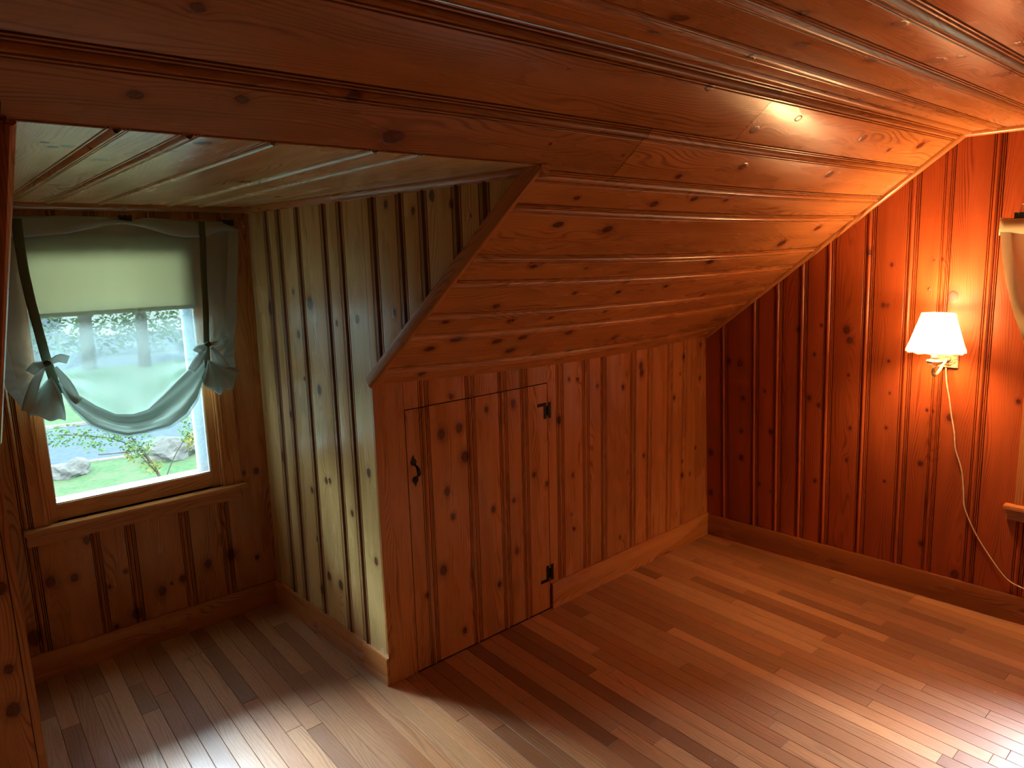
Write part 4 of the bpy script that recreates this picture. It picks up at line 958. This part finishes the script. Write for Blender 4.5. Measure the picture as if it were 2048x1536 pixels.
rel(lathe('bobeche', [(.006, -.030), (.010, -.026), (.008, -.020), (.017, -.014), (.032, -.004), (.035, .004), (.030, .010), (.018, .012), (.013, .016)], cup, CRYSTAL, None, 24, flute=.05, nfl=8))
rel(lathe('candle_socket', [(.012, .010), (.016, .018), (.016, .024), (.011, .030), (.011, .075), (.013, .078), (.013, .084)], cup, CREAM, None, 20))
def shade_prof():
    V = []; F = []; seg = 96; rings = [(0, .118), (.01, .1172), (.04, .106), (.09, .091), (.135, .0765), (.170, .067), (.174, .0665)]
    for h, r in rings:
        for k in range(seg):
            a = 2*pi*k/seg; rr = r*(1+.010*(1 if k % 2 else -1)*(1-.5*h/.174)); sc_ = .0025*cos(a*12)*(1 if h < .005 else 0)
            V.append((LC.x+rr*cos(a), LC.y+rr*sin(a), LC.z+h+sc_))
    for i in range(len(rings)-1):
        for k in range(seg):
            a = i*seg+k; b = i*seg+(k+1) % seg; F.append((a, b, b+seg, a+seg))
    return mesh('lamp_shade', V, F, LAMPSH, None)
so = rel(shade_prof()); so['label'] = 'pleated ivory shade'
for z_, r_ in ((LC.z+.168, .0655), (LC.z+.004, .1155)):
    ring = [Vector((LC.x+r_*cos(a*pi/18), LC.y+r_*sin(a*pi/18), z_)) for a in range(37)]
    rel(tube('shade_ring', ring, .0014, CREAM, None, 6, False))
for k in range(3):
    a = 2*pi*k/3+.5; rel(tube('shade_spider', [Vector((LC.x+.012*cos(a), LC.y+.012*sin(a), LC.z+.040)), Vector((LC.x+.068*cos(a), LC.y+.068*sin(a), LC.z+.168))], .0012, CREAM, None, 5))
bl = rel(lathe('bulb', [(.010, .084), (.012, .090), (.020, .108), (.022, .122), (.016, .136), (.006, .142)], cup, BULBM, None, 16)); bl['label'] = 'lit bulb'
ld = bpy.data.lights.new('bulb_light', 'POINT'); ld.energy = BULB; ld.color = (1, .53, .23); ld.shadow_soft_size = .06
lo = bpy.data.objects.new('bulb_light', ld); COL.objects.link(lo); lo.location = Vector((LC.x, LC.y, 1.262+.150)); 
cordp = [(1.255, 1.205), (1.263, 1.132), (1.278, 1.048), (1.290, .97), (1.307, .891), (1.318, .805), (1.346, .709), (1.361, .598), (1.369, .53), (1.398, .452), (1.444, .361), (1.499, .282), (1.542, .228), (1.577, .196), (1.628, .185), (1.70, .165), (1.80, .120), (1.90, .10)]
cp = [S_gable(a, b)+Vector(NG)*(.010+.004*sin(i*1.7)) for i, (a, b) in enumerate(cordp)]
cp[-4] += Vector(NG)*.012; cp[-3] += Vector(NG)*.02; cp[-2] += Vector(NG)*.02
co = tube('lamp_cord', smoothp(cp), .0033, CORDM, None, 8); tag(co, 'cream electric cord hanging in a loose curve from the lit sconce', 'cord')

# ------------------------------------------------------------------ outdoors
def gplane(name, pts, z, mat, lab, cat, kind='structure'):
    o = mesh(name, [(a, b, z) for a, b in pts], [tuple(range(len(pts)))], mat); o['kind'] = kind; o['label'] = lab; o['category'] = cat; return o
def rd(x, off): return 17.2-.24*x+off
gplane('lawn', [(-60, -30), (60, -30), (60, rd(60, 0)), (-60, rd(-60, 0))], -3.0, GRASS, 'sunlit front lawn below the alcove window', 'lawn')
gplane('road', [(-60, rd(-60, 0)), (60, rd(60, 0)), (60, rd(60, 5.2)), (-60, rd(-60, 5.2))], -3.04, ROAD, 'grey-blue street beyond the front lawn', 'road')
gplane('far_lawn', [(-60, rd(-60, 5.2)), (60, rd(60, 5.2)), (60, rd(60, 19)), (-60, rd(-60, 19))], -3.0, GRASS, 'far lawn across the street, seen through the curtain', 'lawn')
gplane('far_ground', [(-60, rd(-60, 19)), (60, rd(60, 19)), (60, 90), (-60, 90)], -3.02, ROAD, 'far paved ground beyond the far lawn', 'ground')
for off, nm, lab in ((0, 'kerb', 'concrete kerb along the near side of the street'), (5.2, 'kerb', 'pale kerb along the far side of the street')):
    x0, x1 = -30, 40
    o = slab(nm, [(x0, rd(x0, off-.07), -2.96), (x1, rd(x1, off-.07), -2.96), (x1, rd(x1, off+.07), -2.96), (x0, rd(x0, off+.07), -2.96)], (0, 0, -.12), KERB)
    o['kind'] = 'structure'; o['label'] = lab; o['category'] = 'kerb'
rt = random.Random(5)
def leaves(name, blobs, nl, size, mat, parent, seed=1):
    r = random.Random(seed); V = []; F = []
    for i in range(nl):
        c, rad = blobs[r.randrange(len(blobs))]
        while True:
            p = Vector((r.uniform(-1, 1), r.uniform(-1, 1), r.uniform(-1, 1)))
            if .15 < p.length < 1: break
        p = Vector(c)+Vector((p.x*rad[0], p.y*rad[1], p.z*rad[2])); s = size*r.uniform(.6, 1.3)
        a = Vector((r.uniform(-1, 1), r.uniform(-1, 1), r.uniform(-.6, .6))).normalized(); b = a.orthogonal().normalized(); b = (b*cos(i)+a.cross(b)*sin(i))
        k = len(V); V += [p-a*s, p+b*s*.45, p+a*s, p-b*s*.45]; F.append((k, k+1, k+2, k+3))
    o = mesh(name, V, F, mat, parent); o['kind'] = 'stuff'; return o
def tree(x, y, h, r, lab, seed, sd_, name='tree'):
    e = empty(name, (0, 0, 0)); tag(e, lab, 'tree', None)
    tube('trunk', [Vector((x, y, -3.05)), Vector((x+.1, y, -3+h*.4)), Vector((x+.05, y+.1, -3+h*.8))], [r*1.3, r, r*.5], BARK, e, 12)
    q = random.Random(seed)
    bl = [((x+sd_*.9+q.uniform(-.5, .5), y+q.uniform(-1.2, 1.2), -3+h*q.uniform(.62, 1.05)), (.7, 1.3, 1.0)) for _ in range(9)]
    leaves('foliage', bl, 2600, .16, LEAF, e, seed); return e
tree(4.14, 34.85, 9, .24, 'street tree with a dark trunk behind the curtain, left of two', 3, -1)
tree(6.21, 33.5, 9, .22, 'street tree with a dark trunk behind the curtain, right of two', 4, 1)
hs = empty('house', (0, 0, 0)); tag(hs, 'pale neighbouring house beyond the far lawn, blurred through the curtain', 'house')
box('house_wall', 6, 22, 52, 58, -3, 1.2, SIDING, hs)
mesh('house_roof', [(5.5, 51.5, 1.2), (22.5, 51.5, 1.2), (22.5, 58.5, 1.2), (5.5, 58.5, 1.2), (5.5, 55, 3.6), (22.5, 55, 3.6)], [(0, 1, 5, 4), (2, 3, 4, 5), (0, 4, 3), (1, 2, 5), (0, 3, 2, 1)], ROAD, hs)
hg = empty('hedge', (0, 0, 0)); tag(hg, 'long dark hedge at the end of the far lawn behind the curtain', 'hedge')
leaves('foliage', [((x_, rd(x_, 24.5), -1.6), (1.6, .9, 1.5)) for x_ in range(-14, 34, 2)], 9000, .16, LEAF, hg, 9)
# young tree whose top leaves reach up in front of the window
yt = empty('young_tree', (0, 0, 0)); tag(yt, 'young yellow-green tree on the lawn, its branches just below the curtain', 'tree')
tube('trunk', smoothp([Vector((1.3, 9.1, -3.05)), Vector((1.25, 9.05, -2.2)), Vector((1.1, 9, -1.45)), Vector((.9, 9, -1.0))]), .022, BARK, yt, 8)
for P in ([(1.1, 9, -1.45), (.7, 9, -.85), (.2, 8.9, -.62), (-.1, 8.9, -.55)], [(1.1, 9, -1.45), (.9, 9.1, -1.0), (.75, 9, -.7), (.6, 9, -.45)], [(1.15, 9, -1.6), (1.35, 9, -1.2), (1.6, 9, -.85)], [(.9, 9, -1.0), (.5, 8.9, -.95), (.3, 8.8, -.9)]):
    tube('branch', smoothp([Vector(p) for p in P]), .009, BARK, yt, 6)
leaves('foliage', [((-.02, 8.95, -.58), (.30, .2, .16)), ((.35, 8.95, -.72), (.28, .2, .2)), ((.65, 9, -.62), (.25, .2, .18)), ((.85, 9, -.9), (.26, .2, .22)), ((1.6, 9, -.82), (.16, .15, .28))], 900, .032, LEAF, yt, 3)
leaves('yellow_foliage', [((.82, 9, -1.0), (.20, .2, .18)), ((1.02, 9, -1.28), (.16, .15, .12)), ((1.62, 9, -1.0), (.12, .12, .16))], 380, .030, LEAFY, yt, 8)
def rock(x, y, s, sz, lab, seed):
    bm = bmesh.new(); bmesh.ops.create_icosphere(bm, subdivisions=3, radius=1)
    q = random.Random(seed); ph = [q.uniform(0, 6) for _ in range(6)]
    for v in bm.verts:
        c = v.co; k = 1+.16*sin(c.x*4+ph[0])*cos(c.y*3+ph[1])+.12*sin(c.z*6+ph[2]+c.x*5)
        v.co = Vector((c.x*s*k, c.y*s*.8*k, c.z*sz*k))
    me = bpy.data.meshes.new('rock'); bm.to_mesh(me); bm.free(); o = link('rock', me, None, ROCK); o.location = (x, y, -3+sz*.35)
    tag(o, lab, 'rock'); return o
rock(.72, 16.0, .42, .26, 'low pale rock on the lawn at the left of the window', 2)
rock(2.9, 15.9, .62, .38, 'larger pale rock at the lawn edge behind the young tree', 6)
